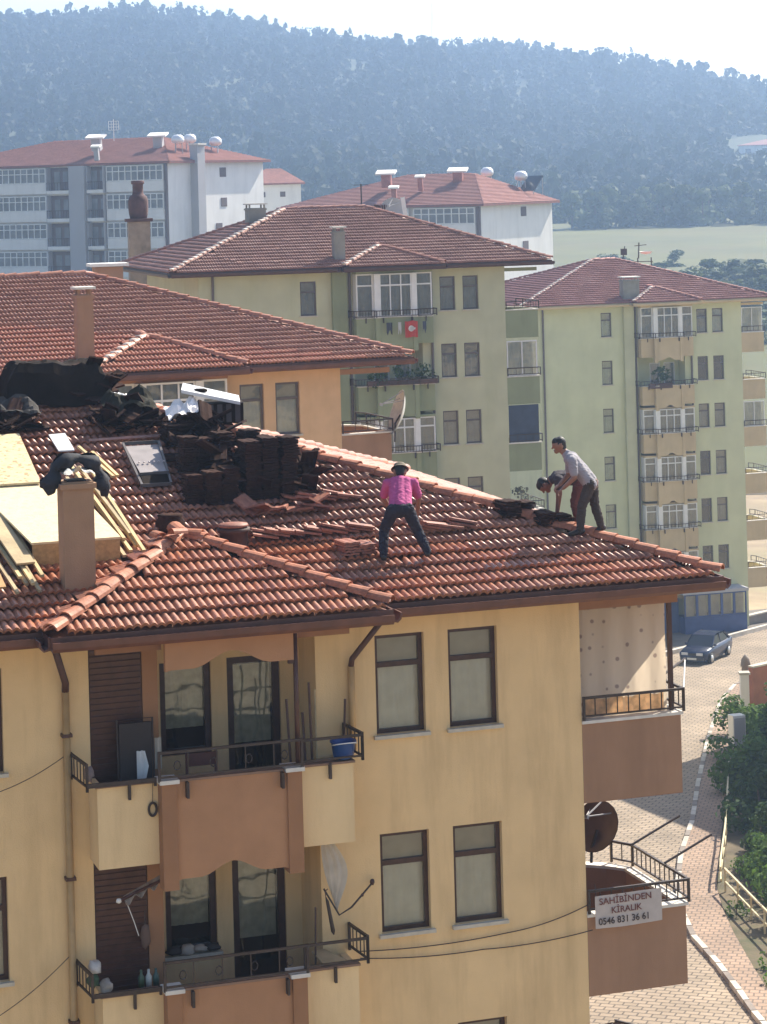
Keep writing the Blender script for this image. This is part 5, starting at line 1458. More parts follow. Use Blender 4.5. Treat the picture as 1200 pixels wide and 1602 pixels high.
# jacket and rag on the chimney top
t = thing('jacket', 'dark jacket draped in an arch over the chimney top', 'jacket', ml(-6.97, .40, 20.13), YAW)
JK = mat('dark_jacket', (.022, .022, .026), .85, .3, 8, .3, 30)
b = MB(); G_ = []
for i in range(25):
    a_ = math.pi * (1.08 - 1.22 * i / 24); rr = .34 + .03 * math.sin(i * 1.3)
    c = Vector((rr * .98 * math.cos(a_) + .0, 0, .30 * math.sin(a_) - .02))
    w_ = .10 + .03 * math.sin(i * .9)
    ring = []
    for j in range(9):
        q = 2 * math.pi * j / 8
        rad = w_ * (1 + .15 * math.sin(3 * q + i))
        ring.append((c.x + rad * math.cos(q) * math.cos(a_), c.y + rad * 1.5 * math.sin(q) + .16, c.z + rad * .8 * math.cos(q) * math.sin(a_) + .02 * math.sin(j * 2 + i)))
    G_.append(ring)
b.sheet(G_); b.build('jacket_body', JK, t)
b = MB(); b.tube([(.33, .12, .02), (.38, .08, -.12), (.36, .05, -.24)], [.09, .08, .05], 8); b.build('sleeve', JK, t)
b = MB(); b.tube([(-.34, .12, .0), (-.38, .08, -.10), (-.36, .05, -.16)], [.10, .09, .06], 8); b.build('sleeve', JK, t)
t = thing('white_rag', 'crumpled white rag lying under the jacket arch on the chimney', 'rag', ml(-6.97, .45, 20.18), YAW)
b = MB(); n = 14
b.sheet([[((i / n - .5) * .42, (j / n - .5) * .34, .09 * (.6 + mnoise.noise(Vector((i * .24, j * .24, 4)))) + .05 * (1 - abs(2 * i / n - 1))) for j in range(n + 1)] for i in range(n + 1)], False); b.build('cloth', mat('white_rag', (.66, .62, .54), .9, .12, 12), t)
# clay vent pot and a sooty low one
t = rthing('vent_pot', 'round sooty clay vent pot standing behind the small bay roof', 'vent pot', -4.72, 1.22, -.24)
POT = mat('sooty_clay_pot', (.05, .022, .016), .7, .3, 6, .3, 20)
b = MB(); b.lathe([(.20, 0), (.21, .2), (.20, .40), (.235, .42), (.235, .47), (.16, .48)], 18); b.build('pot', POT, t)
b = MB(); b.lathe([(.19, .481), (.22, .50), (.20, .53), (.05, .55)], 18); b.build('lid', OLDT, t)
t = rthing('vent_stub', 'low dark broken vent stub left of the clay pot', 'vent', -5.52, 1.85, -.1)
b = MB(); b.lathe([(.21, 0), (.22, .18), (.17, .24), (.19, .28), (.08, .29)], 12); b.build('stub', SOOT, t)
# broken ridge tiles at the top of the bay roof and mortar lumps
for i, (a, b_, lab) in enumerate([(-5.65, 1.35, 'broken ridge tile piece at the top of the bay roof, left'), (-5.15, 1.05, 'broken ridge tile piece lying by the clay pot'), (-5.42, .95, 'pale broken tile piece in the peak of the bay roof')]):
    t = thing('broken_tile', lab, 'broken tile', ml(a, b_, 19.12 + .05 * i), YAW + i * .8, 'broken pieces on the bay roof')
    o = link('piece', RT_M, t); o.scale = (.9, .55, .9); o.rotation_euler = (.2, .15, .3)

# ------------------------------------------------------------------ people
def capsule(b, p, q, r0, r1, n=14):
    p, q = Vector(p), Vector(q)
    d = q - p; L_ = d.length
    k = 5
    pts, rs_ = [], []
    dn = d.normalized() if L_ > 1e-6 else Vector((0, 0, 1))
    for i in range(k): 
        a = math.pi / 2 * (1 - i / k); pts.append(p - dn * r0 * math.sin(a)); rs_.append(max(r0 * math.cos(a), 1e-3))
    pts += [p, q]; rs_ += [r0, r1]
    for i in range(1, k + 1):
        a = math.pi / 2 * i / k; pts.append(q + dn * r1 * math.sin(a)); rs_.append(max(r1 * math.cos(a), 1e-3))
    # place rings along a fixed frame
    up = Vector((0, 0, 1)) if abs(dn.z) < .9 else Vector((1, 0, 0))
    x = up.cross(dn).normalized(); y = dn.cross(x).normalized()
    V = [c + x * (r_ * math.cos(2 * math.pi * j / n)) + y * (r_ * math.sin(2 * math.pi * j / n)) for c, r_ in zip(pts, rs_) for j in range(n)]
    K = len(pts)
    F = [(i * n + j, i * n + (j + 1) % n, (i + 1) * n + (j + 1) % n, (i + 1) * n + j) for i in range(K - 1) for j in range(n)] + [tuple(range(n - 1, -1, -1)), tuple((K - 1) * n + j for j in range(n))]
    b.add(V, F, True)

def fuse(b, name, m, parent, voxel=.012, it=3, label=None):
    """melt overlapping limbs into one continuous skin"""
    me = b.mesh(name, m)
    o = link(name, me, parent, label=label)
    md = o.modifiers.new('melt', 'REMESH'); md.mode = 'VOXEL'; md.voxel_size = voxel; md.use_smooth_shade = True
    ms_ = o.modifiers.new('soft', 'SMOOTH'); ms_.iterations = it; ms_.factor = .5
    dg = bpy.context.evaluated_depsgraph_get()
    new = bpy.data.meshes.new_from_object(o.evaluated_get(dg))
    o.modifiers.clear(); o.data = new
    if not new.materials: new.materials.append(m)
    return o

def folds(o, amp, seed):
    """creases pressed into a garment"""
    me = o.data
    nn = [v.normal.copy() for v in me.vertices]
    for v, n_ in zip(me.vertices, nn):
        p = v.co
        w_ = mnoise.noise(Vector((p.x * 9 + seed, p.y * 9, p.z * 22 + 3 * mnoise.noise(p * 6)))) + .5 * mnoise.noise(Vector((p.x * 24, p.y * 24 + seed, p.z * 30)))
        v.co = p + n_ * amp * (abs(w_) * 1.6 - .35)
    me.update()

def hand(b, wr, dirn, side, curl, r=.0095):
    """palm and five separate bent fingers; dirn points along the fingers, side towards the thumb, curl the way they close"""
    w_ = Vector(wr); d = Vector(dirn).normalized(); s_ = (Vector(side) - d * Vector(side).dot(d)).normalized(); c = Vector(curl); c = (c - d * c.dot(d) - s_ * c.dot(s_)).normalized()
    pc = w_ + d * .05
    for k in (-1.2, -.4, .4, 1.2): capsule(b, w_ + s_ * .010 * k, w_ + d * .085 + s_ * .021 * k, .017, .0125, 8)
    for k, l in ((1.25, .070), (.42, .080), (-.42, .074), (-1.25, .058)):
        p0 = w_ + d * .085 + s_ * .021 * k
        p1 = p0 + (d * .8 + c * .5).normalized() * l * .5
        p2 = p1 + (d * .25 + c * .95).normalized() * l * .5
        capsule(b, p0, p1, r, r * .92, 7); capsule(b, p1, p2, r * .92, r * .75, 7)
    t0 = w_ + d * .03 + s_ * .03; t1 = t0 + (s_ * .75 + d * .6).normalized() * .045; t2 = t1 + (d * .7 + c * .6 - s_ * .1).normalized() * .032
    capsule(b, t0, t1, .013, .0105, 7); capsule(b, t1, t2, .0105, .0085, 7)

def head_geo(b, c, f, up, k=1.0):
    """skull, jaw, nose, ears, neck root; f = facing direction"""
    c = Vector(c); f = Vector(f).normalized(); up = Vector(up); up = (up - f * up.dot(f)).normalized(); s_ = f.cross(up)
    capsule(b, c - f * .018 * k + up * .03 * k, c + f * .018 * k + up * .025 * k, .083 * k, .080 * k)
    capsule(b, c - s_ * .016 * k + up * .0, c + s_ * .016 * k + up * .0, .076 * k, .076 * k)
    capsule(b, c + f * .030 * k - up * .055 * k, c + f * .052 * k - up * .075 * k, .052 * k, .038 * k)
    capsule(b, c + f * .084 * k + up * .012 * k, c + f * .103 * k - up * .022 * k, .010 * k, .0165 * k, 8)
    for q in (-1, 1):
        capsule(b, c + s_ * q * .078 * k - up * .02 * k - f * .012 * k, c + s_ * q * .084 * k + up * .022 * k - f * .020 * k, .016 * k, .020 * k, 8)
        capsule(b, c + s_ * q * .014 * k + f * .080 * k + up * .030 * k, c + s_ * q * .048 * k + f * .066 * k + up * .030 * k, .014 * k, .012 * k, 8)
    return c, f, up, s_

def person(label, base, J, face, hup, skin, shirt, trouser, shoe, hair, sleeve=.55, hat=None, hands=((0, 0, -1), (0, 0, -1)), toe=(0, -1, 0), group=None, curl=(0, 0, -1), rt=1.0, belly=0.0, hem=.06):
    t = thing('person', label, 'person', base, 0, group)
    V3 = lambda k: Vector(J[k])
    SL, SR, EL, ER, WL, WR = (V3(k) for k in ('sl', 'sr', 'el', 'er', 'wl', 'wr'))
    HL, HR, KL, KR, AL, AR = (V3(k) for k in ('hl', 'hr', 'kl', 'kr', 'al', 'ar'))
    neck, head = V3('neck'), V3('head')
    ms, mh = (SL + SR) / 2, (HL + HR) / 2
    b = MB()
    c, f, up, s_ = head_geo(b, head, face, hup)
    capsule(b, head - up * .05 - f * .015, neck, .055, .058)
    capsule(b, neck, ms, .058, .085)
    capsule(b, SL, SR, .06, .06); capsule(b, ms, mh, .10, .11); capsule(b, HL, HR, .085, .085)
    for S_, E_, W_ in ((SL, EL, WL), (SR, ER, WR)):
        capsule(b, S_, E_, .052, .042); capsule(b, E_, W_, .041, .028)
    for i, W_ in enumerate((WL, WR)):
        hand(b, W_, hands[i], f.cross(Vector((0, 0, 1))) * (1 if i else -1) + f * .4, curl)
    for H_, K_, A_ in ((HL, KL, AL), (HR, KR, AR)):
        capsule(b, H_, K_, .075, .055); capsule(b, K_, A_, .052, .036)
    body = fuse(b, 'body', skin, t, .008, 2)
    eyes = MB()
    for q in (-1, 1): eyes.blob(c + s_ * q * .031 + f * .078 + up * .012, (.011, .011, .009), 1, 8, 6, 0)
    eyes.build('eyes', mat('eye_dark', (.03, .02, .02), .2), body)
    mo = MB(); capsule(mo, c - s_ * .02 + f * .083 - up * .058, c + s_ * .02 + f * .083 - up * .058, .007, .007, 8); mo.build('mouth', mat('lip', (.25, .09, .07), .6), body)
    # hair: a cap over the crown and the back of the skull
    h = MB()
    capsule(h, c - f * .026 + up * .044, c + f * .020 + up * .052, .086, .074); capsule(h, c - f * .044 - up * .030, c - f * .034 + up * .03, .064, .082)
    hg = random.Random(5)
    for i in range(60):
        u = Vector((hg.gauss(0, 1), hg.gauss(0, 1), hg.gauss(0, 1))).normalized()
        if u.dot(f) > .55 or u.dot(up) < -.25 or (u.dot(f) > .1 and u.dot(up) < .35): continue
        p_ = c + up * .03 - f * .012 + u * .082; capsule(h, p_, p_ + (u * .3 - f * .5 + up * .2).normalized() * .015, .014, .009, 6)
    for q in (-1, 1): capsule(h, c + s_ * q * .074 + up * .03 + f * .015, c + s_ * q * .075 - up * .012 + f * .012, .015, .010, 6)
    fuse(h, 'hair', hair, t, .007, 1)
    if hat:
        h = MB(); G_ = []
        n = 20
        prof = [(.13, .040), (.118, .050), (.098, .055), (.093, .085), (.080, .118), (.045, .134), (.004, .138)]
        ring = [[c - f * .008 + up * z + (s_ * math.cos(2 * math.pi * j / n) + f * math.sin(2 * math.pi * j / n) * 1.08) * r_ for j in range(n + 1)] for r_, z in prof]
        h.sheet(ring); h.build('hat', hat, t)
    # shirt: torso, shoulders, sleeves
    b = MB()
    ax = (SR - SL).normalized(); hx = (HR - HL).normalized()
    wst = mh.lerp(ms, .12)
    capsule(b, SL + ax * .02, SR - ax * .02, .072, .072)
    capsule(b, ms - ax * .075, mh.lerp(ms, .3) - hx * .065, .098, .098); capsule(b, ms + ax * .075, mh.lerp(ms, .3) + hx * .065, .098, .098)
    capsule(b, ms, mh.lerp(ms, .12), .112, .122 + belly)
    capsule(b, mh.lerp(ms, .3) - hx * .07, mh.lerp(ms, hem) - hx * .075, .095, .098); capsule(b, mh.lerp(ms, .3) + hx * .07, mh.lerp(ms, hem) + hx * .075, .095, .098)
    capsule(b, ms, neck.lerp(ms, .25), .085, .070)
    for S_, E_, W_ in ((SL, EL, WL), (SR, ER, WR)):
        if sleeve <= 1: capsule(b, S_, S_.lerp(E_, sleeve), .073, .062)
        else:
            capsule(b, S_, E_, .073, .056); capsule(b, E_, E_.lerp(W_, sleeve - 1), .056, .046)
    folds(fuse(b, 'shirt', shirt, t, .009, 3), .007, 3)
    b = MB()
    capsule(b, HL, HR, .100 * rt, .100 * rt); capsule(b, mh.lerp(ms, .12) - hx * .06, mh.lerp(ms, .12) + hx * .06, .098 * rt, .098 * rt)
    capsule(b, mh, mh.lerp(ms, .1), .115 * rt, .11 * rt)
    for H_, K_, A_ in ((HL, KL, AL), (HR, KR, AR)):
        capsule(b, H_, K_, .096 * rt, .072 * rt); capsule(b, K_, K_.lerp(A_, .3), .071 * rt, .072 * rt); capsule(b, K_.lerp(A_, .3), A_, .072 * rt, .060 * rt)
    folds(fuse(b, 'trousers', trouser, t, .009, 3), .010, 8)
    tv = toe if isinstance(toe[0], (tuple, list)) else (toe, toe)
    for i, A_ in enumerate((AL, AR)):
        b = MB(); d = Vector(tv[i]).normalized()
        capsule(b, A_ - d * .03 - Vector((0, 0, .035)), A_ + d * .10 - Vector((0, 0, .052)), .045, .042); capsule(b, A_ + d * .10 - Vector((0, 0, .055)), A_ + d * .16 - Vector((0, 0, .06)), .042, .034); capsule(b, A_, A_ - Vector((0, 0, .04)), .046, .046)
        fuse(b, 'shoe', shoe, t, .012, 2)
    return t

def cloth_mat(name, c, var=.12): return mat(name, c, .9, var, 7, .35, 18)
SKIN = mat('sun_browned_skin', (.26, .135, .09), .55, .08, 8)
HAIR = mat('black_hair', (.012, .010, .010), .6, .2, 20)
PINK = cloth_mat('pink_shirt', (.46, .08, .22)); NAVY = cloth_mat('navy_trousers', (.016, .015, .026)); GREYS = cloth_mat('grey_lilac_shirt', (.31, .29, .31)); DKT = cloth_mat('dark_olive_trousers', (.055, .043, .036)); DKS = cloth_mat('charcoal_shirt', (.055, .045, .05))
RUST = cloth_mat('rust_trousers', (.13, .05, .042)); SHOE = mat('dark_shoe', (.02, .016, .014), .6, .2, 10); HATM = cloth_mat('grey_sun_hat', (.16, .13, .09))

person('man in a pink shirt and dark trousers, seen from behind, legs spread wide', mr(-2.41, .37, 18.71), dict(
    head=(-.05, .50, 1.19), neck=(-.045, .42, 1.09), sl=(-.23, .36, 1.05), sr=(.135, .36, 1.05), el=(-.30, .46, .84), er=(.205, .44, .82), wl=(-.21, .58, .66), wr=(.19, .56, .63),
    hl=(-.165, .0, .71), hr=(.04, .0, .72), kl=(-.30, .10, .42), kr=(.17, .10, .41), al=(-.315, -.02, .10), ar=(.30, .02, .13)),
    (0, .8, -.55), (0, .5, .85), SKIN, PINK, NAVY, SHOE, HAIR, .8, HATM, ((.2, .4, -.9), (-.2, .4, -.9)), (0, 1, .25), rt=1.0)
person('standing man in a grey lilac shirt, leaning forward over the hip with arms lowered', mr(.47, .73, 18.83), dict(
    head=(-.37, .03, 1.305), neck=(-.285, .03, 1.20), sl=(-.20, -.16, 1.10), sr=(-.20, .18, 1.12), el=(-.17, -.20, .86), er=(-.22, .24, .86), wl=(-.33, -.12, .70), wr=(-.36, .16, .72),
    hl=(.06, -.085, .74), hr=(.10, .085, .75), kl=(-.07, -.10, .42), kr=(.135, .09, .42), al=(-.10, -.10, .10), ar=(.22, .08, .11)),
    (-1, -.1, -.18), (-.15, 0, 1), SKIN, GREYS, DKT, SHOE, HAIR, .75, None, ((-.75, .1, -.55), (-.75, -.1, -.55)), ((-1, -.15, -.1), (-1, 0, -.25)), rt=.95, hem=-.02)
person('bending man in a charcoal shirt and rust trousers, head down behind the standing man', mr(.42, 1.40, 18.78), dict(
    head=(-.33, .0, .70), neck=(-.25, .0, .77), sl=(-.13, -.16, .80), sr=(-.13, .16, .82), el=(-.14, -.19, .54), er=(-.10, .18, .55), wl=(-.17, -.16, .30), wr=(-.14, .12, .30),
    hl=(.20, -.09, .80), hr=(.20, .09, .80), kl=(.10, -.10, .45), kr=(.14, .10, .45), al=(.16, -.10, .10), ar=(.20, .10, .10)),
    (-.35, 0, -.94), (-.94, 0, .35), mat('ruddy_skin', (.20, .085, .06), .6), DKS, RUST, SHOE, HAIR, .45, None, ((-.1, 0, -1), (-.1, 0, -1)), (-1, 0, -.1), rt=.95)

# ------------------------------------------------------------------ pipes, wires and things on the yellow front
def main_part(b, name, m): return b.build(name, m, MAINB)
b = MB(); b.tube([(-7.62, -.50, 18.13), (-7.40, -.10, 17.52), (-7.40, -.07, 17.40)], .05, 8); main_part(b, 'downpipe_bend', DBR)
b = MB(); b.tube([(-7.40, -.07, 17.395), (-7.40, -.07, -.2)], .05, 8); dp = main_part(b, 'downpipe', PIPE)
for z in (16.8, 14.9, 13.0): MB().box(-7.47, -7.33, -.14, -.004, z, z + .04).build('pipe_clip', DBR, dp)
b = MB(); b.tube([(-3.06, -.52, 18.12), (-3.42, -.10, 17.50), (-3.43, -.07, 17.40)], .042, 8); main_part(b, 'downpipe_bend', DBR)
b = MB(); b.tube([(-3.43, -.07, 17.395), (-3.43, -.07, 16.25)], .05, 8); main_part(b, 'downpipe', PIPE)
b = MB(); b.tube([(-4.42, -.78, 18.05), (-4.42, -.78, 16.30)], .035, 8); b.box(-4.52, -4.40, -.80, -.74, 17.65, 17.70); main_part(b, 'awning_pole', DBR)
# cables hung across the front
def cable(label, pts, sag, r=.008):
    t = thing('cable', label, 'cable', ml(*pts[0]), YAW)
    P_ = []
    o = Vector(pts[0])
    for p, q in zip(pts, pts[1:]):
        p, q = Vector(p) - o, Vector(q) - o
        for i in range(13):
            s_ = i / 12; P_.append(p.lerp(q, s_) - Vector((0, 0, sag * 4 * s_ * (1 - s_))))
    MB().tube(P_, r, 5).build('wire', mat('cable_black', (.05, .04, .035), .6), t)
cable('upper cable sagging across the yellow front to the corner balcony', [(.04, -.05, 13.72), (-1.2, -.03, 13.45), (-3.45, -.04, 13.46)], .05)
cable('lower cable sagging across the yellow front below the windows', [(.06, -.05, 13.34), (-1.6, -.03, 13.26), (-3.4, -.04, 13.36)], .04)
cable('thin cable sagging from the downpipe to the left picture edge, upper storey', [(-7.36, -.12, 16.55), (-8.6, -.1, 16.1)], .08, .006)
cable('thin cable sagging from the downpipe to the left picture edge, lower storey', [(-7.36, -.12, 13.9), (-8.6, -.1, 13.1)], .08, .006)
# corner balcony: sheet, railing things, dish, banner, washing poles
CURP = bpy.data.materials.new('dotted_sheet'); CURP.use_nodes = True
N, L = CURP.node_tree.nodes, CURP.node_tree.links
tc = N.new('ShaderNodeTexCoord'); v = N.new('ShaderNodeTexVoronoi'); v.inputs['Scale'].default_value = 5.2; v.inputs['Randomness'].default_value = .35
L.new(tc.outputs['Object'], v.inputs['Vector'])
r = N.new('ShaderNodeMapRange'); r.inputs['From Min'].default_value = .13; r.inputs['From Max'].default_value = .20; r.inputs['To Min'].default_value = 1; r.inputs['To Max'].default_value = 0
L.new(v.outputs['Distance'], r.inputs['Value'])
mx = N.new('ShaderNodeMix'); mx.data_type = 'RGBA'; mx.inputs['A'].default_value = (.70, .58, .44, 1); mx.inputs['B'].default_value = (.36, .27, .22, 1)
L.new(r.outputs['Result'], mx.inputs['Factor']); L.new(mx.outputs['Result'], N['Principled BSDF'].inputs['Base Color'])
N['Principled BSDF'].inputs['Roughness'].default_value = .9
tr = N.new('ShaderNodeBsdfTranslucent'); L.new(mx.outputs['Result'], tr.inputs['Color'])
mss = N.new('ShaderNodeMixShader'); mss.inputs[0].default_value = .65; L.new(N['Principled BSDF'].outputs[0], mss.inputs[1]); L.new(tr.outputs[0], mss.inputs[2]); L.new(mss.outputs[0], N['Material Output'].inputs['Surface'])
t = thing('balcony_sheet', 'pale dotted cloth sheet hung across the upper corner balcony', 'curtain', ml(.02, .16, 16.30), YAW)
b = MB(); b.sheet([[(1.38 * i / 24, .012 * math.sin(i * .9) + .006 * math.sin(i * 2.3 + j), 1.58 * j / 12) for j in range(13)] for i in range(25)]); b.build('cloth', CURP, t)
ORB = mat('orange_print_band', (.80, .56, .34), .9, .35, 9, trans=.65)
b = MB(); b.sheet([[(.10 + 1.22 * i / 24, -.02 + .014 * math.sin(i * 1.7), .03 + .24 * j / 4 + .015 * math.sin(i * .8) * (j / 4)) for j in range(5)] for i in range(25)]); b.build('printed_band', ORB, t)
b = MB(); b.tube([(-.02, .0, 1.6), (1.42, 0, 1.6)], .015, 6); b.build('curtain_rod', IRON, t)
t = thing('sheet_post', 'dark steel post at the outer edge of the dotted sheet', 'post', ml(1.44, .14, 16.31), YAW); MB().box(-.03, .03, -.03, .03, 0, 1.66).build('post', DBR, t)
def pole(label, p, q, m=IRON, r=.018):
    t = thing('washing_pole', label, 'pole', ml(*p), YAW, 'washing poles on the corner balconies')
    MB().tube([(0, 0, 0), Vector(q) - Vector(p)], r, 6).build('pole', m, t); return t
pole('dark washing pole above the upper corner balcony rail', (1.50, .5, 16.75), (2.05, .95, 16.85))
pole('white slanted pole bracing the upper washing pole', (1.62, .1, 16.62), (2.02, .9, 16.84), WHT, .012)
pole('dark washing pole at the back of the middle corner balcony', (1.45, 1.75, 13.95), (2.35, 1.95, 14.25))
pole('dark washing pole at the front of the middle corner balcony', (1.54, .75, 13.92), (2.40, .95, 14.2))
pole('dark washing pole on the lowest corner balcony', (1.30, .45, 11.20), (2.0, .7, 11.35))
dish('satellite_dish', 'brown satellite dish seen from behind on the middle corner balcony', ml(1.14, 2.25, 14.12), YAW + R(122), R(-62), .40, mat('dish_brown', (.15, .085, .065), .6, .2, 4), group='dishes on the corner balconies')
dish('satellite_dish', 'brown satellite dish on the lowest corner balcony, by the bottom picture edge', ml(.80, 1.1, 11.2), YAW + R(170), R(-70), .34, mat('dish_brown', (.15, .085, .065), .6, .2, 4), group='dishes on the corner balconies')
cv, cq = crown(320, .7, .4, 160, .12, False, .05)
t = thing('potted_plants', 'dark plants in the lowest corner balcony at the bottom edge', 'plants', ml(.45, .55, 10.55), YAW); link('foliage', np_mesh('foliage', cv, cq, LEAF_S), t); MB().lathe([(.12, -.2), (.16, .05), (.14, .06)], 10).build('pot', TILE_R, t)
# banner with the notice
t = thing('rental_banner', 'white cloth banner with a phone number tied to the corner balcony', 'banner', ml(.09, -.085, 13.36), YAW + R(-1.5))
BAN = mat('banner_cloth', (.50, .44, .40), .85, .08, 6)
b = MB(); b.sheet([[(1.02 * i / 16, -.004 + .004 * math.sin(i * .7), (.46 + .0 * i) * j / 6 + .02 * i / 16 - .015 * math.sin(math.pi * i / 16) * (1 - j / 6)) for j in range(7)] for i in range(17)]); b.build('cloth', BAN, t)
def text(name, s_, x, z, size, m, parent, sx=1.0):
    cu = bpy.data.curves.new(name, 'FONT'); cu.body = s_; cu.size = size; cu.extrude = .001; cu.materials.append(m); cu.offset = .0015; cu.resolution_u = 6; cu.fill_mode = 'BOTH'
    o = link(name, cu, parent)
    me = bpy.data.meshes.new_from_object(o.evaluated_get(bpy.context.evaluated_depsgraph_get()))
    bpy.data.objects.remove(o)
    o = link(name, me, parent); o.location = (x, -.016, z); o.rotation_euler = (R(90), -.02, 0); o.scale = (sx, 1, 1); return o
LT1, LT2 = mat('red_brown_lettering', (.16, .055, .045), .8), mat('dark_lettering', (.05, .03, .025), .8)
text('lettering', 'SAHİBİNDEN', .06, .335, .13, LT1, t, 1.02); text('lettering', 'KİRALIK', .24, .20, .125, LT1, t); text('phone_number', '0546 831 36 61', .045, .05, .135, LT2, t, .92)
b = MB()
for x in (.02, 1.0): b.tube([(x, 0, .45), (x + .01, .06, .62)], .006, 4)
b.build('tie', IRON, t)

# upper balcony
def bth(name, label, cat, a, b_, z, rz=0, group=None): return thing(name, label, cat, ml(a, b_, z), YAW + rz, group)
WOODR = mat('red_brown_wood', (.10, .028, .02), .5, .2, 8)
BLUEP = mat('blue_plastic', (.02, .075, .28), .35, .1, 4)
t = bth('plastic_basin', 'blue plastic basin hooked inside the right end of the upper balcony rail', 'basin', -3.66, -.52, 16.25)
b = MB(); b.lathe([(.10, 0), (.14, .03), (.165, .22), (.185, .23), (.18, .245), (.15, .225), (.12, .03), (.02, .02)], 16); b.build('basin', BLUEP, t)
b = MB(); b.tube([(.17 * math.cos(q), .17 * math.sin(q) - .05, .20 - .05 * math.sin(q * 1) ) for q in [math.pi + math.pi * i / 8 for i in range(9)]], .008, 5); b.build('handle', WHT, t)
t = bth('wooden_chair', 'red brown wooden chair standing under the upper balcony window', 'chair', -5.52, .05, 15.46)
for x in (-.2, .2):
    for y in (-.2, .2): MB().box(x - .02, x + .02, y - .02, y + .02, 0, .44 if y > 0 else .98).build('leg', WOODR, t)
MB().box(-.22, .22, -.18, .22, .441, .47).build('seat', WOODR, t)
b = MB(); b.box(-.18, .18, -.215, -.185, .80, .97); b.build('backrest', WOODR, t)
b = MB(); b.box(-.18, .18, -.21, -.19, .58, .66); b.build('back_slat', WOODR, t)
t = bth('metal_pot', 'grey metal cooking pot on the upper balcony beside the red brown chair', 'pot', -5.85, -.42, 15.98)
b = MB(); b.lathe([(.02, 0), (.15, .0), (.17, .05), (.17, .20), (.185, .205), (.16, .21)], 16); b.build('pot', mat('dull_metal', (.20, .19, .18), .4, .2, 5, metal=.6), t); b = MB(); b.tube([(-.17, -.02, .16), (-.25, -.02, .17), (-.25, .02, .17), (-.17, .02, .16)], .012, 5); b.build('handle', IRON, t); MB().box(-.14, .14, -.14, .14, -.53, -.002).build('stool', DBR, t)
t = bth('folded_drying_rack', 'dark folded drying rack with a white cloth, leaning on the brown shutter', 'drying rack', -6.40, -.15, 15.46)
b = MB(); b.box(-.22, .22, .02, .07, .05, 1.45); b.build('panel', mat('dark_rack', (.028, .018, .016), .6), t)
b = MB(); b.tube([(-.24, 0, 0), (-.24, .05, 1.5), (.24, .05, 1.5), (.24, 0, 0)], .015, 6); b.build('frame', IRON, t)
b = MB(); b.sheet([[(.00 + .16 * i / 8 * (1 - .3 * abs(j - 3) / 3), -.02 + .02 * math.sin(i * 1.5), 1.08 - .42 * j / 6) for j in range(7)] for i in range(9)]); b.build('white_cloth', WHT, t)
t = bth('white_towel', 'pale towel hanging on the pier beside the drying rack', 'towel', -6.13, -.06, 16.25); b = MB(); b.sheet([[(.09 * i / 5, .015 * math.sin(i * 2), .42 * j / 5) for j in range(6)] for i in range(6)]); b.build('cloth', mat('pale_towel', (.48, .42, .34), .9), t)
for i, (a, z0, z1, lab) in enumerate([(-4.30, 15.46, 17.05, 'dark broomstick against the right pier of the upper balcony'), (-4.10, 15.46, 16.85, 'thin dark stick between the broomstick and the pale stick'), (-4.02, 15.46, 17.25, 'tall brown stick at the right wall of the upper balcony'), (-3.96, 15.46, 17.15, 'pale stick beside the tall brown stick'), (-3.56, 16.25, 16.98, 'short dark rod standing up by the blue basin')]):
    t = bth('stick', lab, 'stick', a, -.3 if i < 4 else -.2, z0, 0, 'sticks on the upper balcony'); b = MB(); b.tube([(0, 0, 0), (.02 * (i - 2), .12 if i < 4 else 0, z1 - z0)], .018 if i != 3 else .012, 6); b.build('shaft', DBR if i != 3 else LUMB2, t)
    if i == 0: MB().box(-.14, .14, -.04, .04, 0, .12).build('brush', IRON, t)
t = bth('rubber_ring', 'black rubber ring hanging on a cord below the upper balcony', 'ring', -6.30, -.625, 15.86)
b = MB(); k = 24; b.tube([(.052 * math.cos(2 * math.pi * i / k), 0, .085 * math.sin(2 * math.pi * i / k)) for i in range(k + 1)], .017, 8, cap=False); b.build('ring', IRON, t); b = MB(); b.tube([(0, 0, .085), (.01, -.01, .42)], .004, 4); b.build('cord', IRON, t)
t = bth('washing_bags', 'washing lying in the left corner of the upper balcony rail', 'laundry', -7.08, -.35, 16.26); b = MB(); b.blob((0, 0, .08), (.07, .16, .10), 2, rough=.5); b.build('cloth', mat('grey_pink_cloth', (.30, .22, .19), .9, .2, 8), t)
# lower balcony
t = bth('awning_arm', 'lace edged cloth slung on a slanted pole in the lower balcony', 'awning', -6.62, -.32, 14.62)
b = MB(); b.tube([(-.10, 0, 0), (.62, .1, .22)], .022, 6); b.build('pole', DBR, t)
LACE = mat('lace_cloth', (.42, .35, .28), .9, .25, 14, trans=.2)
b = MB(); b.sheet([[(-.02 + .58 * i / 18, .008 * i - .06 + .05 * j, .01 + .207 * i / 18 - .11 * (1 - j / 3) * (.6 + .4 * math.sin(i * 1.1)) + .02) for j in range(4)] for i in range(19)], False); b.build('lace', LACE, t)
b = MB(); b.tube([(0, 0, -.02), (.10, .02, -.30), (.16, .02, -.5)], .006, 4); b.blob((-.10, 0, 0), (.04, .03, .035), 3); b.build('cord', WHT, t)
t = bth('hanging_bag', 'brown cloth bag hanging in the lower balcony by the pier', 'bag', -6.33, -.10, 14.05); b = MB(); b.blob((0, 0, 0), (.07, .06, .17), 4, 10, 8, .3); b.build('bag', mat('brown_bag', (.13, .08, .06), .8), t); b = MB(); b.tube([(0, 0, .15), (0, 0, .34)], .008, 4); b.build('strap', IRON, t)
t = bth('green_bottles', 'green and white bottles on the floor of the lower balcony', 'bottles', -6.35, -.32, 13.42)
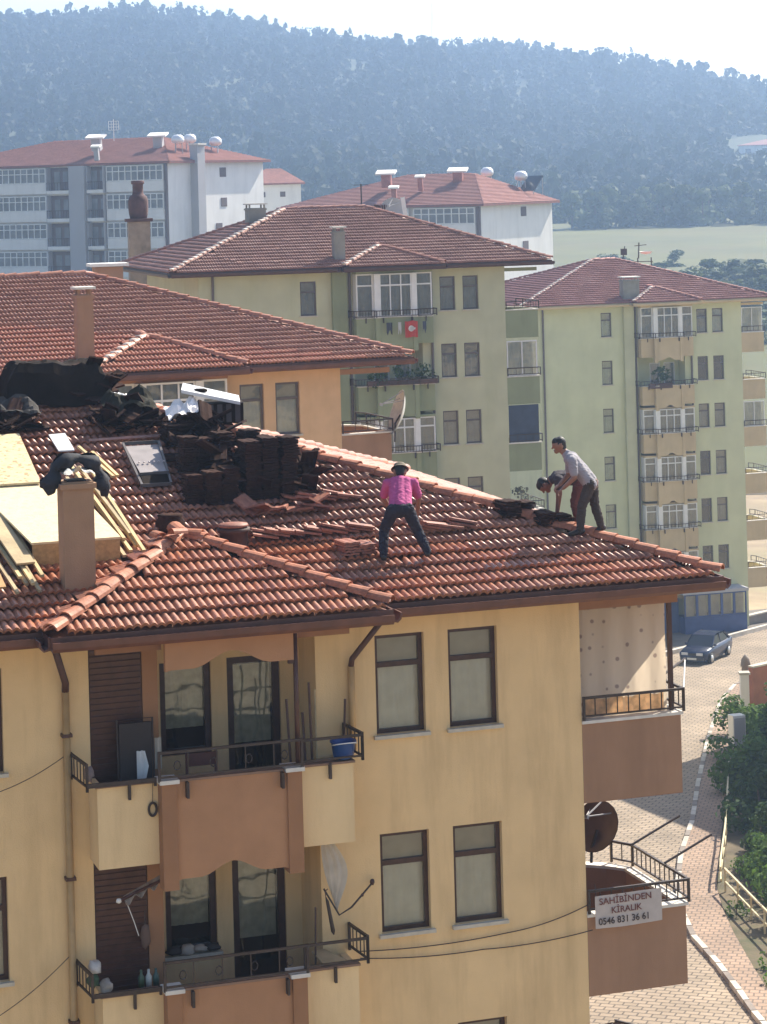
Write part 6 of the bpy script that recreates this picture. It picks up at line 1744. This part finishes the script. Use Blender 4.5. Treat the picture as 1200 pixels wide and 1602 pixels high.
for i in range(3): b = MB(); b.lathe([(.04, 0), (.045, .15), (.018, .2), (.018, .25)], 10, (i * .1 - .1, 0, 0)); b.build('bottle', mat('bottle_%d' % i, ((.06, .10, .05), (.5, .48, .42), (.05, .09, .07))[i], .3), t)
for i, (a, z, c_, lab) in enumerate([(-7.06, .26, (.55, .50, .45), 'white bag in the left corner of the lower balcony rail'), (-7.10, .12, (.06, .10, .05), 'green cloth below the white bag in the corner of the lower rail'), (-6.95, .05, (.33, .29, .25), 'pale rag over the left end of the lower balcony parapet')]):
    t = bth('rag', lab, 'cloth', a, -.30 - .1 * i, 13.47 + z, 0, 'cloths in the corner of the lower rail'); b = MB(); b.blob((0, 0, .05), (.09, .13, .09), i + 3, rough=.6); b.build('cloth', mat('rag_%d' % i, c_, .9, .2, 12), t)
t = bth('window_cloths', 'pale cloths heaped on the sill of the lower balcony window', 'cloths', -5.42, .92, 13.42)
for i in range(4): b = MB(); b.blob((-.3 + i * .18, 0, .05), (.12, .07, .05 + .03 * (i == 1)), i + 9, rough=.6); b.build('cloth', mat('sill_cloth_%d' % (i % 3), ((.05, .045, .045), (.5, .46, .40), (.42, .38, .33))[i % 3], .9, .15, 10), t)
t = bth('hanging_curtain', 'long white curtain tied back at the right end of the lower balcony', 'curtain', -3.98, -.35, 15.08)
b = MB(); b.sheet([[(.02 + (.18 + .16 * math.sin(j * .33)) * i / 10 + .14 * (j / 12) ** 2, .02 * math.sin(i * 1.8), -.95 * j / 12 * (.75 + .25 * i / 10)) for j in range(13)] for i in range(11)]); b.build('cloth', mat('white_drape', (.55, .50, .42), .9, .12, 5, trans=.2), t); b = MB(); b.tube([(0, 0, 0), (.38, 0, 0)], .01, 5); b.build('rod', IRON, t)
t = bth('iron_bracket', 'bent iron wire bracket reaching from the lower balcony to the wall', 'bracket', -3.90, -.40, 14.30)
b = MB(); b.tube([(-.05, 0, .18), (.16, 0, -.20), (.35, .05, -.13), (.72, .30, .08)], .014, 6); b.build('rod', IRON, t); b = MB(); b.blob((.74, .32, .10), (.035, .035, .045), 2); b.blob((.55, .18, -.02), (.02, .02, .025), 2); b.build('insulator', DBR, t)
t = bth('tied_umbrella', 'dark folded umbrella hanging beside the white curtain', 'umbrella', -3.93, -.42, 13.95); b = MB(); b.tube([(0, 0, .42), (.02, 0, .36), (.09, 0, -.05), (.10, 0, -.10)], [.008, .022, .03, .008], 8); b.build('canopy', IRON, t); b = MB(); b.tube([(0, 0, .42), (-.01, 0, .50), (.03, 0, .53)], .007, 5); b.build('handle', DBR, t)
t = bth('broom', 'broom leaning on the right wall of the lower balcony', 'broom', -4.08, -.30, 12.72); b = MB(); b.tube([(0, 0, .1), (.08, .15, 1.45)], .014, 6); b.build('stick', DBR, t); MB().box(-.12, .12, -.04, .04, -.0, .12).build('brush', IRON, t)
t = bth('pale_board', 'pale board lying across the right end of the lower balcony', 'board', -3.85, -.40, 13.50); b = MB(); plank_box(b, [(-.18, -.16, .02), (.16, -.14, .03), (-.02, .34, .06), (-.20, .32, .05)], .02); b.build('board', LUMB2, t)
# ------------------------------------------------------------------ the air: thin haze round everything
HZ = mat_haze = bpy.data.materials.new('haze'); HZ.use_nodes = True
nt = HZ.node_tree
for n_ in list(nt.nodes):
    if n_.type == 'BSDF_PRINCIPLED': nt.nodes.remove(n_)
pv = nt.nodes.new('ShaderNodeVolumePrincipled')
pv.inputs['Color'].default_value = (.48, .68, 1.0, 1)
pv.inputs['Density'].default_value = HAZE
pv.inputs['Anisotropy'].default_value = .55
nt.links.new(pv.outputs[0], nt.nodes['Material Output'].inputs['Volume'])
MB().box(-760, 760, -115, 1580, -8, 135).build('haze', HZ, kind='stuff')
